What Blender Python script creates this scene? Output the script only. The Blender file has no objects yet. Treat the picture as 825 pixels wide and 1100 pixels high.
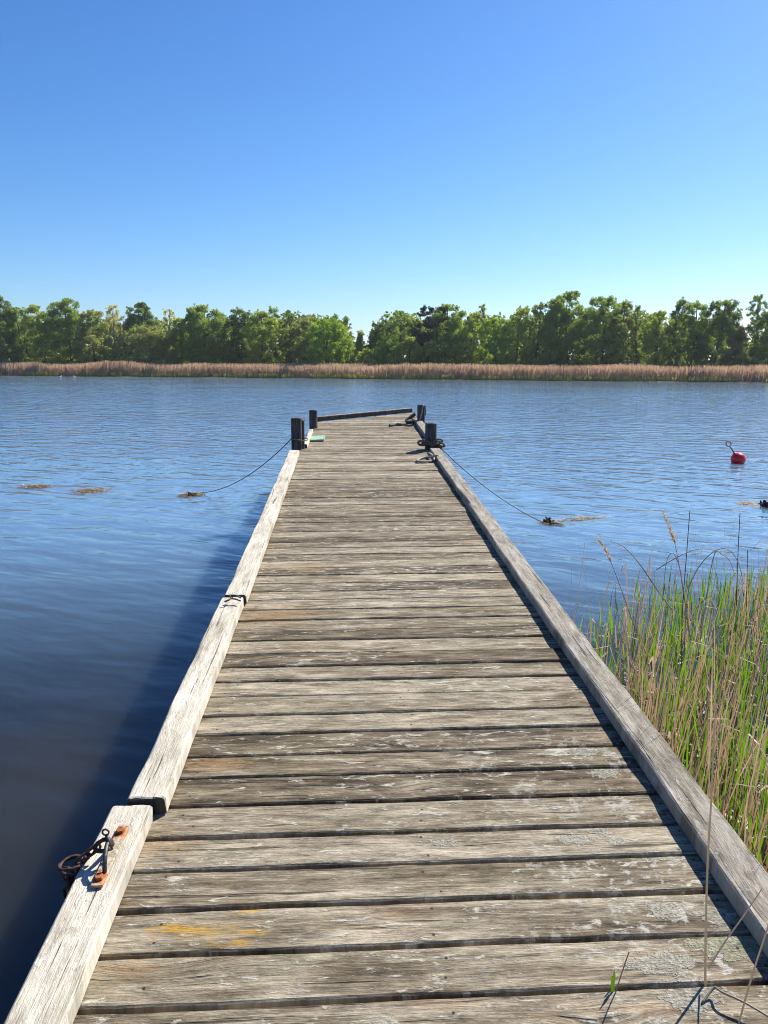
import bpy, math, random
import numpy as np
from mathutils import Vector, Matrix, noise as mnoise

random.seed(7); rng = np.random.default_rng(11)
R = math.radians
scene = bpy.context.scene
col = scene.collection

# ------------------------------------------------------------------ camera
F, CX, CY = 794.0, 412.5, 550.0            # focal length and centre in photograph pixels
HC = 2.05                                  # lens above the water
PITCH = math.atan((550 - 391.0) / F); ROLL = R(0.3)
fwd = Vector((0, math.cos(PITCH), -math.sin(PITCH)))
rt0 = Vector((1, 0, 0)); up0 = rt0.cross(fwd)
rt = rt0 * math.cos(ROLL) + up0 * math.sin(ROLL)
up = up0 * math.cos(ROLL) - rt0 * math.sin(ROLL)
CAM = Vector((0, 0, HC))
cam = bpy.data.cameras.new('camera'); camo = bpy.data.objects.new('camera', cam); col.objects.link(camo)
cam.sensor_fit = 'VERTICAL'; cam.sensor_height = 36; cam.lens = 36 * F / 1100
cam.clip_start = .05; cam.clip_end = 9000
camo.matrix_world = Matrix((( rt.x, up.x, -fwd.x, 0), (rt.y, up.y, -fwd.y, 0), (rt.z, up.z, -fwd.z, HC), (0, 0, 0, 1)))
scene.camera = camo

def ray(px, py):
    return rt * ((px - CX) / F) - up * ((py - CY) / F) + fwd
def at_y(px, py, Y):                       # the point the photo shows there, Y metres ahead
    r = ray(px, py); return CAM + r * (Y / r.y)
def on_water(px, py, z=0.0):
    r = ray(px, py); return CAM + r * ((z - HC) / r.z)

# jetty frame: x across, y along, z up from the deck boards
DH = 1.505
d_ = ray(374, 354).normalized()
r_ = (rt - d_ * rt.dot(d_)).normalized()
n_ = r_.cross(d_)
DO = CAM - n_ * DH
DM = Matrix(((r_.x, d_.x, n_.x, DO.x), (r_.y, d_.y, n_.y, DO.y), (r_.z, d_.z, n_.z, DO.z), (0, 0, 0, 1)))
def on_deck(px, py, h=0.0):                # -> (u, s) on the plane h above the boards
    r = ray(px, py); t = (h - DH) / r.dot(n_)
    p = r * t
    return p.dot(r_), p.dot(d_)
def dworld(u, s, h): return DM @ Vector((u, s, h))
DMI = DM.inverted()

# ------------------------------------------------------------------ helpers
def setp(o, label=None, cat=None, group=None, kind=None):
    if label: o['label'] = label
    if cat: o['category'] = cat
    if group: o['group'] = group
    if kind: o['kind'] = kind
    return o
def empty(name, label, cat, mat=None, loc=None, group=None):
    o = bpy.data.objects.new(name, None); col.objects.link(o); o.empty_display_size = .1
    if mat is not None: o.matrix_world = mat
    if loc is not None: o.location = loc
    return setp(o, label, cat, group)
class MB:
    def __init__(s): s.v = []; s.f = []
    def add(s, vs, fs):
        b = len(s.v); s.v += [tuple(x) for x in vs]; s.f += [tuple(i + b for i in q) for q in fs]
    def tube(s, pts, rad, n=6, cap=True):
        pts = [Vector(p) for p in pts]; m = len(pts)
        rad = rad if isinstance(rad, (list, tuple)) else [rad] * m
        vs = []; u = None
        for i, p in enumerate(pts):
            t = (pts[min(i + 1, m - 1)] - pts[max(i - 1, 0)])
            t = t.normalized() if t.length > 1e-9 else Vector((0, 0, 1))
            if u is None:
                u = t.cross(Vector((0, 0, 1)) if abs(t.z) < .9 else Vector((1, 0, 0))).normalized()
            else:
                u = (u - t * u.dot(t)).normalized()
            w = t.cross(u)
            for k in range(n):
                a = 2 * math.pi * k / n
                vs.append(p + (u * math.cos(a) + w * math.sin(a)) * rad[i])
        fs = [(i * n + k, i * n + (k + 1) % n, (i + 1) * n + (k + 1) % n, (i + 1) * n + k) for i in range(m - 1) for k in range(n)]
        if cap: fs += [tuple(range(n - 1, -1, -1)), tuple((m - 1) * n + k for k in range(n))]
        s.add(vs, fs)
    def loop(s, pts, r, n=6):              # closed tube
        pts = [Vector(p) for p in pts]; m = len(pts); vs = []; fs = []
        c = sum(pts, Vector()) / m
        nn = (pts[0] - c).cross(pts[m // 4] - c).normalized()
        for i, p in enumerate(pts):
            t = (pts[(i + 1) % m] - pts[i - 1]).normalized(); w = nn.cross(t).normalized()
            for k in range(n):
                a = 2 * math.pi * k / n
                vs.append(p + (nn * math.cos(a) + w * math.sin(a)) * r)
        for i in range(m):
            for k in range(n):
                fs.append((i * n + k, i * n + (k + 1) % n, ((i + 1) % m) * n + (k + 1) % n, ((i + 1) % m) * n + k))
        s.add(vs, fs)
    def ribbon(s, pts, ws, side):          # flat blade along pts
        side = Vector(side); vs = []
        for p, w in zip(pts, ws):
            p = Vector(p); vs += [p - side * w * .5, p + side * w * .5]
        s.add(vs, [(2 * i, 2 * i + 1, 2 * i + 3, 2 * i + 2) for i in range(len(pts) - 1)])
    def beam(s, x0, x1, y0, y1, z0, z1, axis='y', n=24, bev=.006, wob=.003, seed=0, chip=0.0):
        # a sawn board: bevelled section swept along an axis, with worn wavy edges
        L0, L1 = (y0, y1) if axis == 'y' else (x0, x1)
        A0, A1 = (x0, x1) if axis == 'y' else (y0, y1)
        mid = [(A0 + (A1 - A0) * k / 5, z1) for k in range(1, 5)]
        sec = [(A0, z0), (A0, z1 - bev), (A0 + bev, z1)] + mid + [(A1 - bev, z1), (A1, z1 - bev), (A1, z0)]
        m = len(sec); vs = []
        sts = [L0, L0 + bev] + [L0 + (L1 - L0) * k / n for k in range(1, n)] + [L1 - bev, L1]
        for i, l in enumerate(sts):
            endd = bev * .7 if i in (0, len(sts) - 1) else 0
            for j, (a, z) in enumerate(sec):
                q = Vector((l * 3.1, a * 17, seed * 9.7)); q2 = Vector((l * 11, a * 23 + z * 9, seed * 3.3 + 5))
                da = wob * mnoise.noise(q) + wob * .6 * mnoise.noise(q2)
                dz = wob * .5 * mnoise.noise(q2 + Vector((7, 3, 1))) if z > z0 else 0
                if chip and j in (1, 2, m - 2, m - 3):
                    c = max(0, mnoise.noise(Vector((l * 2.3, j // 4 * 5.0, seed * 4.1))) - .25) * chip
                    da += c if j < 4 else -c; dz -= c * .6
                aa = min(max(a + da, A0 - .02), A1 + .02)
                if endd: aa += endd * (1 if a < (A0 + A1) / 2 else -1) * (1 if z > z0 else 0); dz -= endd * .6 if z > z0 else 0
                le = l + (wob * 2 * mnoise.noise(Vector((a * 30, z * 9, seed + i))) if i in (0, 1, len(sts) - 2, len(sts) - 1) else 0)
                vs.append((aa, le, z + dz) if axis == 'y' else (le, aa, z + dz))
        fs = []
        for i in range(len(sts) - 1):
            for j in range(m):
                a, b = i * m + j, i * m + (j + 1) % m
                q = (a, b, b + m, a + m)
                fs.append(q if axis == 'x' else q[::-1])
        c0 = tuple(range(m)); c1 = tuple((len(sts) - 1) * m + j for j in range(m))
        fs += [c0[::-1], c1] if axis == 'x' else [c0, c1[::-1]]
        s.add(vs, fs)
    def log(s, base, top, r0, r1, n=14, rings=8, seed=0, flat=0.0):
        base, top = Vector(base), Vector(top); vs = []; ax = (top - base)
        for i in range(rings + 1):
            t = i / rings; p = base + ax * t
            for k in range(n):
                a = 2 * math.pi * k / n
                rr = (r0 + (r1 - r0) * t) * (1 + .06 * mnoise.noise(Vector((math.cos(a) * 2, math.sin(a) * 2, t * 1.2 + seed * 7))))
                if flat: rr *= min(1.0, (1 - flat) / max(abs(math.cos(a)), abs(math.sin(a))))  * 1.08
                vs.append(p + Vector((math.cos(a) * rr, math.sin(a) * rr, 0)))
        vs += [top + Vector((math.cos(2 * math.pi * k / n) * r1 * .9, math.sin(2 * math.pi * k / n) * r1 * .9, .008 + .006 * mnoise.noise(Vector((k, seed, 1))))) for k in range(n)]
        if flat: pass
        fs = [(i * n + k, i * n + (k + 1) % n, (i + 1) * n + (k + 1) % n, (i + 1) * n + k) for i in range(rings + 1) for k in range(n)]
        fs += [tuple((rings + 1) * n + k for k in range(n)), tuple(range(n - 1, -1, -1))]
        s.add(vs, fs)
    def build(s, name, mat, parent=None, smooth=False, group=None):
        me = bpy.data.meshes.new(name); me.from_pydata(s.v, [], s.f); me.update()
        if smooth: me.polygons.foreach_set('use_smooth', [True] * len(me.polygons))
        me.materials.append(mat)
        o = bpy.data.objects.new(name, me); col.objects.link(o)
        if parent: o.parent = parent
        return o
def np_mesh(name, V, Q, mat, parent=None, k=4):
    me = bpy.data.meshes.new(name); V = np.ascontiguousarray(V, dtype=np.float32).reshape(-1); Q = np.ascontiguousarray(Q, dtype=np.int32)
    nf = len(Q)
    me.vertices.add(len(V) // 3); me.vertices.foreach_set('co', V)
    me.loops.add(nf * k); me.loops.foreach_set('vertex_index', Q.reshape(-1))
    me.polygons.add(nf); me.polygons.foreach_set('loop_start', np.arange(nf, dtype=np.int32) * k)
    me.update(calc_edges=True); me.validate()
    me.materials.append(mat)
    o = bpy.data.objects.new(name, me); col.objects.link(o)
    if parent: o.parent = parent
    return o

# ------------------------------------------------------------------ materials
class NT:
    def __init__(s, name):
        s.m = bpy.data.materials.new(name); s.m.use_nodes = True; s.t = s.m.node_tree; s.t.nodes.clear()
        s.out = s.t.nodes.new('ShaderNodeOutputMaterial')
    def n(s, typ, ins=None, **kw):
        nd = s.t.nodes.new('ShaderNode' + typ)
        for k, v in kw.items(): setattr(nd, k, v)
        for k, v in (ins or {}).items(): s.put(nd.inputs[k], v)
        return nd
    def put(s, sock, v):
        if isinstance(v, bpy.types.NodeSocket): s.t.links.new(v, sock)
        else:
            if sock.type == 'RGBA' and len(v) == 3: v = (*v, 1)
            sock.default_value = v
    def math(s, op, a, b=0.0, c=None, clamp=False):
        nd = s.n('Math', {0: a, 1: b}, operation=op, use_clamp=clamp)
        if c is not None: s.put(nd.inputs[2], c)
        return nd.outputs[0]
    def mix(s, f, a, b, blend='MIX'):
        nd = s.n('Mix', data_type='RGBA', blend_type=blend, clamp_factor=True)
        s.put(nd.inputs[0], f); s.put(nd.inputs[6], a); s.put(nd.inputs[7], b); return nd.outputs[2]
    def ramp(s, f, stops, interp='LINEAR'):
        nd = s.n('ValToRGB', {0: f}); r = nd.color_ramp; r.interpolation = interp
        while len(r.elements) < len(stops): r.elements.new(.5)
        for e, (p, c) in zip(r.elements, stops):
            e.position = p; e.color = (*c, 1) if isinstance(c, (tuple, list)) else (c, c, c, 1)
        return nd.outputs[0]
    def noise(s, vec, scale=1, detail=3, rough=.55, dist=0.0):
        return s.n('TexNoise', {'Vector': vec, 'Scale': scale, 'Detail': detail, 'Roughness': rough, 'Distortion': dist}).outputs
    def sm(s, v, lo, hi):
        return s.n('MapRange', {0: v, 1: lo, 2: hi, 3: 0.0, 4: 1.0}, interpolation_type='SMOOTHSTEP').outputs[0]
    def vec(s, x, y, z): return s.n('CombineXYZ', {0: x, 1: y, 2: z}).outputs[0]
    def obj(s): return s.n('TexCoord').outputs['Object']
    def island(s): return s.n('NewGeometry').outputs['Random Per Island']
    def principled(s, color, rough=.8, bump=None, bstr=.5, bdist=.01, spec=.3, **kw):
        p = s.n('BsdfPrincipled', {'Base Color': color, 'Roughness': rough, 'Specular IOR Level': spec})
        for k, v in kw.items(): s.put(p.inputs[k], v)
        if bump is not None:
            b = s.n('Bump', {'Height': bump, 'Strength': bstr, 'Distance': bdist}); s.put(p.inputs['Normal'], b.outputs[0])
        s.put(s.out.inputs[0], p.outputs[0]); return s.m

def wood(name, axis, dark, mid, light, pale=(.56, .53, .47), flake=.55, extra=None, warm=(.30, .17, .07), knots=.5, rndamt=.25, mott=((.42, .40, .37), (1.55, 1.55, 1.55)), bstr=.8, bdist=.008):
    t = NT(name)
    sx = t.n('SeparateXYZ', {0: t.obj()}).outputs
    al, ac = (sx[0], sx[1]) if axis == 'x' else (sx[1], sx[0])
    rnd = t.island(); off = t.math('MULTIPLY', rnd, 61.0)
    M = t.math
    # knots bend the grain
    kv = t.n('TexVoronoi', {'Vector': t.vec(M('MULTIPLY', al, 1.0), M('MULTIPLY', ac, 3.4), off), 'Scale': 1.35, 'Randomness': 1.0}).outputs[0]
    kd = t.sm(kv, .34, 0.0)
    acb = M('ADD', ac, M('MULTIPLY', kd, .035))
    wv = t.noise(t.vec(M('MULTIPLY', al, 1.3), M('MULTIPLY', ac, 4), off), 1, 2)[0]
    acb = M('ADD', acb, M('MULTIPLY', wv, .03))
    broad = t.noise(t.vec(M('MULTIPLY', al, 2.6), M('MULTIPLY', acb, 17), off), 1, 5, .62)[0]
    grain = t.noise(t.vec(M('MULTIPLY', al, 5), M('MULTIPLY', acb, 130), off), 1, 4, .6)[0]
    fine = t.noise(t.vec(M('MULTIPLY', al, 16), M('MULTIPLY', acb, 420), off), 1, 3, .6)[0]
    fl = t.noise(t.vec(M('MULTIPLY', al, 13), M('MULTIPLY', ac, 44), off), 1, 7, .68, .4)[0]
    pat = t.noise(t.vec(M('MULTIPLY', al, 1.4), M('MULTIPLY', ac, 3), off), 1, 3, .6)[0]
    v = M('ADD', M('MULTIPLY', broad, .55), M('ADD', M('MULTIPLY', grain, .3), M('MULTIPLY', fine, .2)))
    v = M('ADD', v, M('MULTIPLY', M('SUBTRACT', rnd, .5), rndamt * .5))
    c = t.ramp(v, [(.385, dark), (.50, mid), (.62, light)])
    # olive / brown weathering patches
    c = t.mix(M('MULTIPLY', t.sm(pat, .5, .72), .45), c, t.mix(.5, c, (.16, .145, .075)))
    wp = t.noise(t.vec(M('MULTIPLY', al, 1.7), M('MULTIPLY', ac, 5), M('ADD', off, 31)), 1, 4, .6)[0]
    c = t.mix(M('MULTIPLY', t.sm(wp, .56, .76), .55), c, t.mix(.45, c, warm))
    # mottled weathering, centimetres across, and a fine rough speckle
    mo = t.noise(t.vec(M('MULTIPLY', al, 7), M('MULTIPLY', acb, 34), M('ADD', off, 7)), 1, 7, .7, .3)[0]
    mo2 = t.noise(t.vec(M('MULTIPLY', al, 60), M('MULTIPLY', ac, 170), off), 1, 4, .7)[0]
    mv = M('ADD', M('MULTIPLY', mo, .75), M('MULTIPLY', mo2, .25))
    c = t.mix(1.0, c, t.ramp(mv, [(.36, mott[0]), (.5, (1, 1, 1)), (.62, mott[1])]), 'MULTIPLY')
    rd = t.noise(t.vec(M('MULTIPLY', al, 4), M('MULTIPLY', ac, 15), M('ADD', off, 47)), 1, 4, .65)[0]
    c = t.mix(M('MULTIPLY', t.sm(rd, .57, .7), .4), c, t.mix(.5, c, (.22, .115, .07)))
    # cracks
    cr = t.sm(t.noise(t.vec(M('MULTIPLY', al, 2.2), M('MULTIPLY', acb, 70), M('ADD', off, 13)), 1, 3, .5)[0], .36, .30)
    c = t.mix(M('MULTIPLY', cr, .7), c, (.035, .028, .02))
    # knots
    ring = t.math('SINE', t.math('MULTIPLY', kv, 140.0))
    kk = M('MULTIPLY', t.sm(kv, .13, .04), knots)
    c = t.mix(kk, c, t.mix(M('MULTIPLY', t.math('ADD', ring, 1.0), .35), (.07, .05, .03), (.2, .15, .1)))
    # pale flaking fibres and lichen specks
    fvar = t.noise(t.vec(M('MULTIPLY', al, .9), M('MULTIPLY', ac, .5), M('ADD', off, 91)), 1, 2)[0]     # some boards flake, some hardly
    fth = M('ADD', flake - .09, M('MULTIPLY', fvar, .2))
    fm = M('MULTIPLY', t.sm(M('SUBTRACT', fl, fth), 0.0, .09), .8)
    c = t.mix(fm, c, pale)
    bump = M('ADD', M('ADD', M('MULTIPLY', grain, .5), M('MULTIPLY', mo2, .5)), M('ADD', M('MULTIPLY', fine, .45), M('ADD', M('MULTIPLY', fm, .5), M('MULTIPLY', cr, -.8))))
    if extra: c, bump = extra(t, sx, c, bump)
    return t.principled(c, .88, bump, bstr, bdist, .2)

def deck_extra(t, sx, c, bump):
    M = t.math
    dn = t.noise(t.obj(), 34, 4, .65); d2 = t.noise(t.obj(), 120, 3, .6)[0]
    big = t.noise(t.obj(), 6, 3, .6)[0]
    # general lichen growth on the near right-hand boards
    near = M('MULTIPLY', t.sm(sx[0], .1, .85), t.sm(sx[1], 3.4, 1.5))
    g = t.sm(M('ADD', M('MULTIPLY', dn[0], .65), M('MULTIPLY', big, .45)), .585, .66)
    c = t.mix(M('MULTIPLY', M('MULTIPLY', g, near), .8), c, t.ramp(d2, [(.3, (.36, .34, .28)), (.6, (.48, .465, .415))]))
    spots = [((742, 1068), .075, .048, 0), ((788, 1016), .105, .04, 1), ((626, 808), .05, .03, 0), ((645, 893), .035, .026, 0),
             ((618, 901), .055, .026, 0), ((662, 903), .03, .02, 0), ((717, 978), .05, .035, 0), ((772, 985), .045, .03, 0),
             ((712, 1035), .085, .035, 0), ((650, 830), .06, .03, 0), ((480, 905), .05, .016, 0), ((700, 920), .04, .02, 0), ((206, 767), .05, .02, 0)]
    for (px, a, b, g_) in spots:
        u, s_ = on_deck(*px)
        x = M('DIVIDE', M('SUBTRACT', sx[0], u), a); y = M('DIVIDE', M('SUBTRACT', sx[1], s_), b)
        r = M('ADD', M('SQRT', M('ADD', M('MULTIPLY', x, x), M('MULTIPLY', y, y))), M('MULTIPLY', M('SUBTRACT', dn[0], .5), 2.8))
        m = t.sm(r, 1.0, .82)
        rim = M('MULTIPLY', m, t.sm(r, .5, .95))
        lc = t.ramp(d2, [(.32, (.15, .145, .105)), (.52, (.30, .285, .225)), (.7, (.45, .435, .37))]) if not g_ else t.ramp(d2, [(.32, (.15, .155, .09)), (.55, (.28, .28, .18)), (.75, (.42, .415, .32))])
        c = t.mix(M('MULTIPLY', m, .72), c, t.mix(M('MULTIPLY', rim, .4), lc, (.48, .465, .4)))
        bump = M('ADD', bump, M('MULTIPLY', m, M('MULTIPLY', d2, 1.1)))
    # nail heads: two to a board over each joist, with a little rust bled along the grain
    acr = t.n('Attribute', attribute_name='across').outputs['Fac']; rnd = t.island()
    for q, uj in enumerate((-.52, .22, .98)):
        for sg in (-1, 1):
            jx = M('MULTIPLY', M('SUBTRACT', M('FRACT', M('MULTIPLY', rnd, 17.3 + 5 * q + 3 * sg)), .5), .05)
            jy = M('MULTIPLY', M('SUBTRACT', M('FRACT', M('MULTIPLY', rnd, 29.1 + 7 * q - 4 * sg)), .5), .03)
            dx = M('SUBTRACT', sx[0], M('ADD', jx, uj)); dy = M('SUBTRACT', acr, M('ADD', jy, .036 * sg))
            dx2 = M('MULTIPLY', dx, dx); dy2 = M('MULTIPLY', dy, dy)
            halo = t.sm(M('SQRT', M('ADD', M('MULTIPLY', dx2, .10), dy2)), .011, .002)
            c = t.mix(M('MULTIPLY', M('MULTIPLY', halo, .5), t.sm(dn[0], .35, .6)), c, (.085, .055, .035))
            head = t.sm(M('SQRT', M('ADD', dx2, dy2)), .0046, .0036)
            c = t.mix(M('MULTIPLY', head, .9), c, (.03, .022, .018))
    # orange lichen streaks and rusty stains
    on = t.noise(t.vec(M('MULTIPLY', sx[0], 20), M('MULTIPLY', sx[1], 75), 3.0), 1, 4, .6)[0]
    for (px, a, b, cc, th) in [((194, 998), .075, .02, (.44, .235, .015), .0), ((268, 1001), .03, .012, (.44, .235, .015), .0), ((250, 1013), .055, .010, (.4, .225, .03), .05),
                               ((268, 979), .05, .008, (.5, .3, .06), .05), ((228, 1000), .12, .03, (.40, .27, .09), .12),
                               ((235, 821), .14, .05, (.33, .2, .09), .1), ((300, 660), .25, .16, (.34, .22, .1), .12), ((175, 905), .12, .06, (.3, .19, .09), .12),
                               ((690, 1085), .07, .012, (.26, .13, .06), .16), ((140, 1040), .1, .05, (.28, .18, .09), .12), ((330, 610), .2, .1, (.33, .25, .1), .12)]:
        u, s_ = on_deck(*px)
        x = M('DIVIDE', M('SUBTRACT', sx[0], u), a); y = M('DIVIDE', M('SUBTRACT', sx[1], s_), b)
        r = M('ADD', M('SQRT', M('ADD', M('MULTIPLY', x, x), M('MULTIPLY', y, y))), M('MULTIPLY', M('SUBTRACT', on, .5), 4.6))
        m = M('MULTIPLY', t.sm(r, 1.05, .35), .82 - th * 3)
        c = t.mix(m, c, cc)
    return c, bump

def kerb_extra_grey(t, sx, c, bump):
    M = t.math
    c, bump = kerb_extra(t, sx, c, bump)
    a = t.noise(t.vec(M('MULTIPLY', sx[0], 26), M('MULTIPLY', sx[1], 7), 4.0), 1, 6, .68)[0]
    b = t.noise(t.obj(), 1.7, 3, .6)[0]
    c = t.mix(M('MULTIPLY', t.sm(a, .5, .62), M('MULTIPLY', t.sm(b, .38, .6), .65)), c, (.075, .062, .046))
    l = t.noise(t.obj(), 46, 5, .7)[0]
    c = t.mix(M('MULTIPLY', t.sm(l, .585, .64), .6), c, (.36, .345, .29))
    return c, bump

def kerb_extra(t, sx, c, bump):
    M = t.math
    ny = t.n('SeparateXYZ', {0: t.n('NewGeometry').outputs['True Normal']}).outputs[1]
    c = t.mix(M('MULTIPLY', t.sm(M('ABSOLUTE', ny), .6, .8), .92), c, (.03, .025, .02))      # end faces: darker grain, plus their shade painted into the colour
    s1 = t.noise(t.obj(), 9, 5, .7)[0]; s2 = t.noise(t.obj(), 3, 2, .5)[0]
    m = M('MULTIPLY', t.sm(s1, .56, .68), t.sm(s2, .42, .6))
    c = t.mix(M('MULTIPLY', m, .6), c, (.2, .185, .14))
    y = M('MULTIPLY', t.sm(t.noise(t.obj(), 16, 4, .6)[0], .62, .70), t.sm(s2, .5, .62))
    c = t.mix(M('MULTIPLY', y, .5), c, (.5, .42, .14))
    return c, bump

MAT_DECK = wood('weathered_boards', 'x', (.052, .038, .0225), (.156, .123, .081), (.316, .27, .195), pale=(.51, .47, .375), flake=.55, extra=deck_extra, rndamt=.3)
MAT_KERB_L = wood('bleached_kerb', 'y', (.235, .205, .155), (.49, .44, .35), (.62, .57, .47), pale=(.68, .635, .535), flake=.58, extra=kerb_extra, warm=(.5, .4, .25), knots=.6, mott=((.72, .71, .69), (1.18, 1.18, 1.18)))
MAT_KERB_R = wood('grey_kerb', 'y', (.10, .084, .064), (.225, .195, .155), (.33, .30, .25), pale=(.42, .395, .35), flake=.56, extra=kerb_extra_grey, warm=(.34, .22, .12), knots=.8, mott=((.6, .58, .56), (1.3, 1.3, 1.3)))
MAT_DARKWOOD = wood('wet_dark_timber', 'y', (.03, .025, .02), (.07, .058, .045), (.12, .10, .08), flake=.7)

t = NT('tarred_post'); sx = t.n('SeparateXYZ', {0: t.obj()}).outputs
g = t.noise(t.vec(t.math('MULTIPLY', sx[0], 45), t.math('MULTIPLY', sx[1], 45), t.math('MULTIPLY', sx[2], 4)), 1, 4, .6)[0]
MAT_POST = t.principled(t.ramp(g, [(.35, (.024, .022, .022)), (.55, (.07, .064, .062)), (.75, (.17, .158, .145))]), .75, g, .8, .02, .3)
t = NT('rusty_iron'); g = t.noise(t.obj(), 60, 4, .6)[0]
MAT_RUST = t.principled(t.ramp(g, [(.35, (.10, .03, .012)), (.55, (.33, .11, .035)), (.72, (.46, .2, .08))]), .8, g, .6, .004, .3)
t = NT('dark_iron'); g = t.noise(t.obj(), 90, 4, .6)[0]
MAT_IRON = t.principled(t.ramp(g, [(.4, (.045, .04, .042)), (.6, (.10, .085, .08)), (.75, (.2, .1, .06))]), .5, g, .5, .003, .5, Metallic=.55)
t = NT('chain_iron'); g = t.noise(t.obj(), 90, 4, .6)[0]
MAT_CHAIN = t.principled(t.ramp(g, [(.4, (.03, .018, .014)), (.6, (.09, .045, .03)), (.75, (.2, .09, .05))]), .65, g, .5, .003, .4, Metallic=.3)
def plain(name, a, b, scale=40, rough=.8, spec=.3):
    t = NT(name); g = t.noise(t.obj(), scale, 4, .6)[0]
    return t.principled(t.ramp(g, [(.35, a), (.65, b)]), rough, g, .5, .004, spec)
MAT_ROPE = plain('grey_rope', (.2, .18, .15), (.36, .33, .28), 150)
MAT_ROPE_D = plain('dark_rope', (.06, .05, .042), (.19, .16, .13), 120)
MAT_LINE = plain('mooring_line', (.10, .10, .09), (.22, .215, .19), 60)
MAT_MAT = plain('mint_mat', (.22, .36, .25), (.30, .46, .33), 80, .7)
MAT_WHITE = plain('white_feathers', (.75, .75, .74), (.85, .85, .85), 10)
MAT_BUOY = plain('red_plastic', (.70, .010, .018), (.80, .018, .028), 6, .32, .5)
MAT_DEBRIS = plain('dark_weed', (.02, .014, .008), (.07, .045, .02), 50)

def leaf(name, a, b, trans=.5, var=.5, clump=1.0, tcol=(1.3, 1.3, .6)):
    t = NT(name); rnd = t.island(); ns = t.noise(t.obj(), .55 * clump, 2, .5)[0]
    f = t.math('ADD', t.math('MULTIPLY', rnd, .55), t.math('MULTIPLY', t.sm(ns, .3, .7), .45))
    c = t.mix(f, a, b)
    dif = t.n('BsdfDiffuse', {'Color': c}); tr = t.n('BsdfTranslucent', {'Color': t.mix(1.0, c, tcol, 'MULTIPLY')})
    ms = t.n('MixShader', {0: trans, 1: dif.outputs[0], 2: tr.outputs[0]})
    gl = t.n('BsdfGlossy', {'Color': (1, 1, 1, 1), 'Roughness': .5})
    m2 = t.n('MixShader', {0: .025, 1: ms.outputs[0], 2: gl.outputs[0]})
    t.put(t.out.inputs[0], m2.outputs[0]); return t.m
LEAF = {
    'mid':   leaf('leaves_mid', (0.13, 0.191, 0.043), (0.344, 0.433, 0.109)),
    'dark':  leaf('leaves_dark', (0.086, 0.14, 0.043), (0.234, 0.312, 0.091)),
    'yellow': leaf('leaves_yellow', (0.197, 0.255, 0.049), (0.443, 0.51, 0.103)),
    'olive': leaf('leaves_olive', (0.184, 0.21, 0.073), (0.406, 0.428, 0.158)),
    'pale':  leaf('leaves_pale', (0.32, 0.324, 0.151), (0.736, 0.696, 0.426)),
    'pine':  leaf('needles_pine', (.014, .03, .016), (.03, .055, .026), .12),
    'bright': leaf('leaves_bright', (0.16, 0.255, 0.037), (0.394, 0.523, 0.079)),
    'brown': leaf('leaves_brown', (0.256, 0.208, 0.095), (0.48, 0.382, 0.174)),
    'wood':  leaf('leaves_far_wood', (0.096, 0.141, 0.041), (0.24, 0.298, 0.079)),
}
MAT_BARK = plain('bark', (.05, .042, .035), (.14, .12, .10), 6)
MAT_BIRCH = plain('pale_bark', (.16, .15, .13), (.42, .40, .36), 3)
MAT_FARREED = leaf('far_dry_reed', (.42, .295, .215), (.56, .42, .32), .5, clump=.5, tcol=(1.1, 1.0, .82))
MAT_FRINGE = leaf('shore_grass_blades', (.20, .22, .04), (.44, .42, .13), .45)
MAT_GREEN = leaf('green_reed_blades', (.05, .13, .012), (.19, .32, .03), .5, clump=6, tcol=(1.25, 1.35, .5))
MAT_TAN = leaf('dry_reed_blades', (.25, .165, .105), (.52, .41, .30), .4, clump=6, tcol=(1.2, 1.05, .85))
MAT_STRAW = leaf('bleached_straw', (.46, .40, .31), (.70, .64, .55), .45, clump=9, tcol=(1.2, 1.1, .8))
MAT_STALK = leaf('grey_dry_stalk', (.24, .205, .155), (.42, .37, .29), .35, clump=9, tcol=(1.2, 1.1, .8))
MAT_LITTER = leaf('reed_litter_bits', (.09, .055, .025), (.66, .56, .42), .15, clump=12, tcol=(1.2, 1.1, .8))
MAT_FLOAT = leaf('floating_straw_bits', (.34, .22, .11), (.62, .46, .27), .15, clump=12, tcol=(1.2, 1.1, .8))
MAT_PLUME = leaf('reed_plume_hairs', (.42, .32, .24), (.62, .5, .4), .5, clump=9, tcol=(1.2, 1.1, .8))

t = NT('soil'); g = t.noise(t.obj(), .35, 6, .6)[0]; g2 = t.noise(t.obj(), 5, 5, .6)[0]
MAT_GROUND = t.principled(t.mix(g2, t.ramp(g, [(.35, (.10, .075, .04)), (.6, (.075, .085, .03))]), (.13, .11, .07)), .95, g2, .6, .05, .2)

# water: clear reflecting skin over murky, light-scattering lake water
t = NT('lake_water'); M = t.math
pos = t.n('NewGeometry').outputs['Position']
sx = t.n('SeparateXYZ', {0: pos}).outputs
ca, sa = math.cos(R(-24)), math.sin(R(-24))
cr = M('ADD', M('MULTIPLY', sx[0], ca), M('MULTIPLY', sx[1], sa))        # along the crests
cx = M('SUBTRACT', M('MULTIPLY', sx[1], ca), M('MULTIPLY', sx[0], sa))   # across them
wob = t.noise(pos, .5, 2)[0]
cx2 = M('ADD', cx, M('MULTIPLY', wob, .5))
def wv(fa, fc, det, off, rough=.5): return t.noise(t.vec(M('MULTIPLY', cr, fa), M('MULTIPLY', cx2, fc), off), 1, det, rough)[0]
far = t.sm(sx[1], 4.5, 20.0); vfar = t.sm(sx[1], 14.0, 45.0)
patch = t.n('MapRange', {0: t.noise(t.vec(M('MULTIPLY', sx[0], .06), M('MULTIPLY', sx[1], .12), 2.0), 1, 3)[0], 1: .35, 2: .65, 3: .65, 4: 1.25}).outputs[0]
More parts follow.
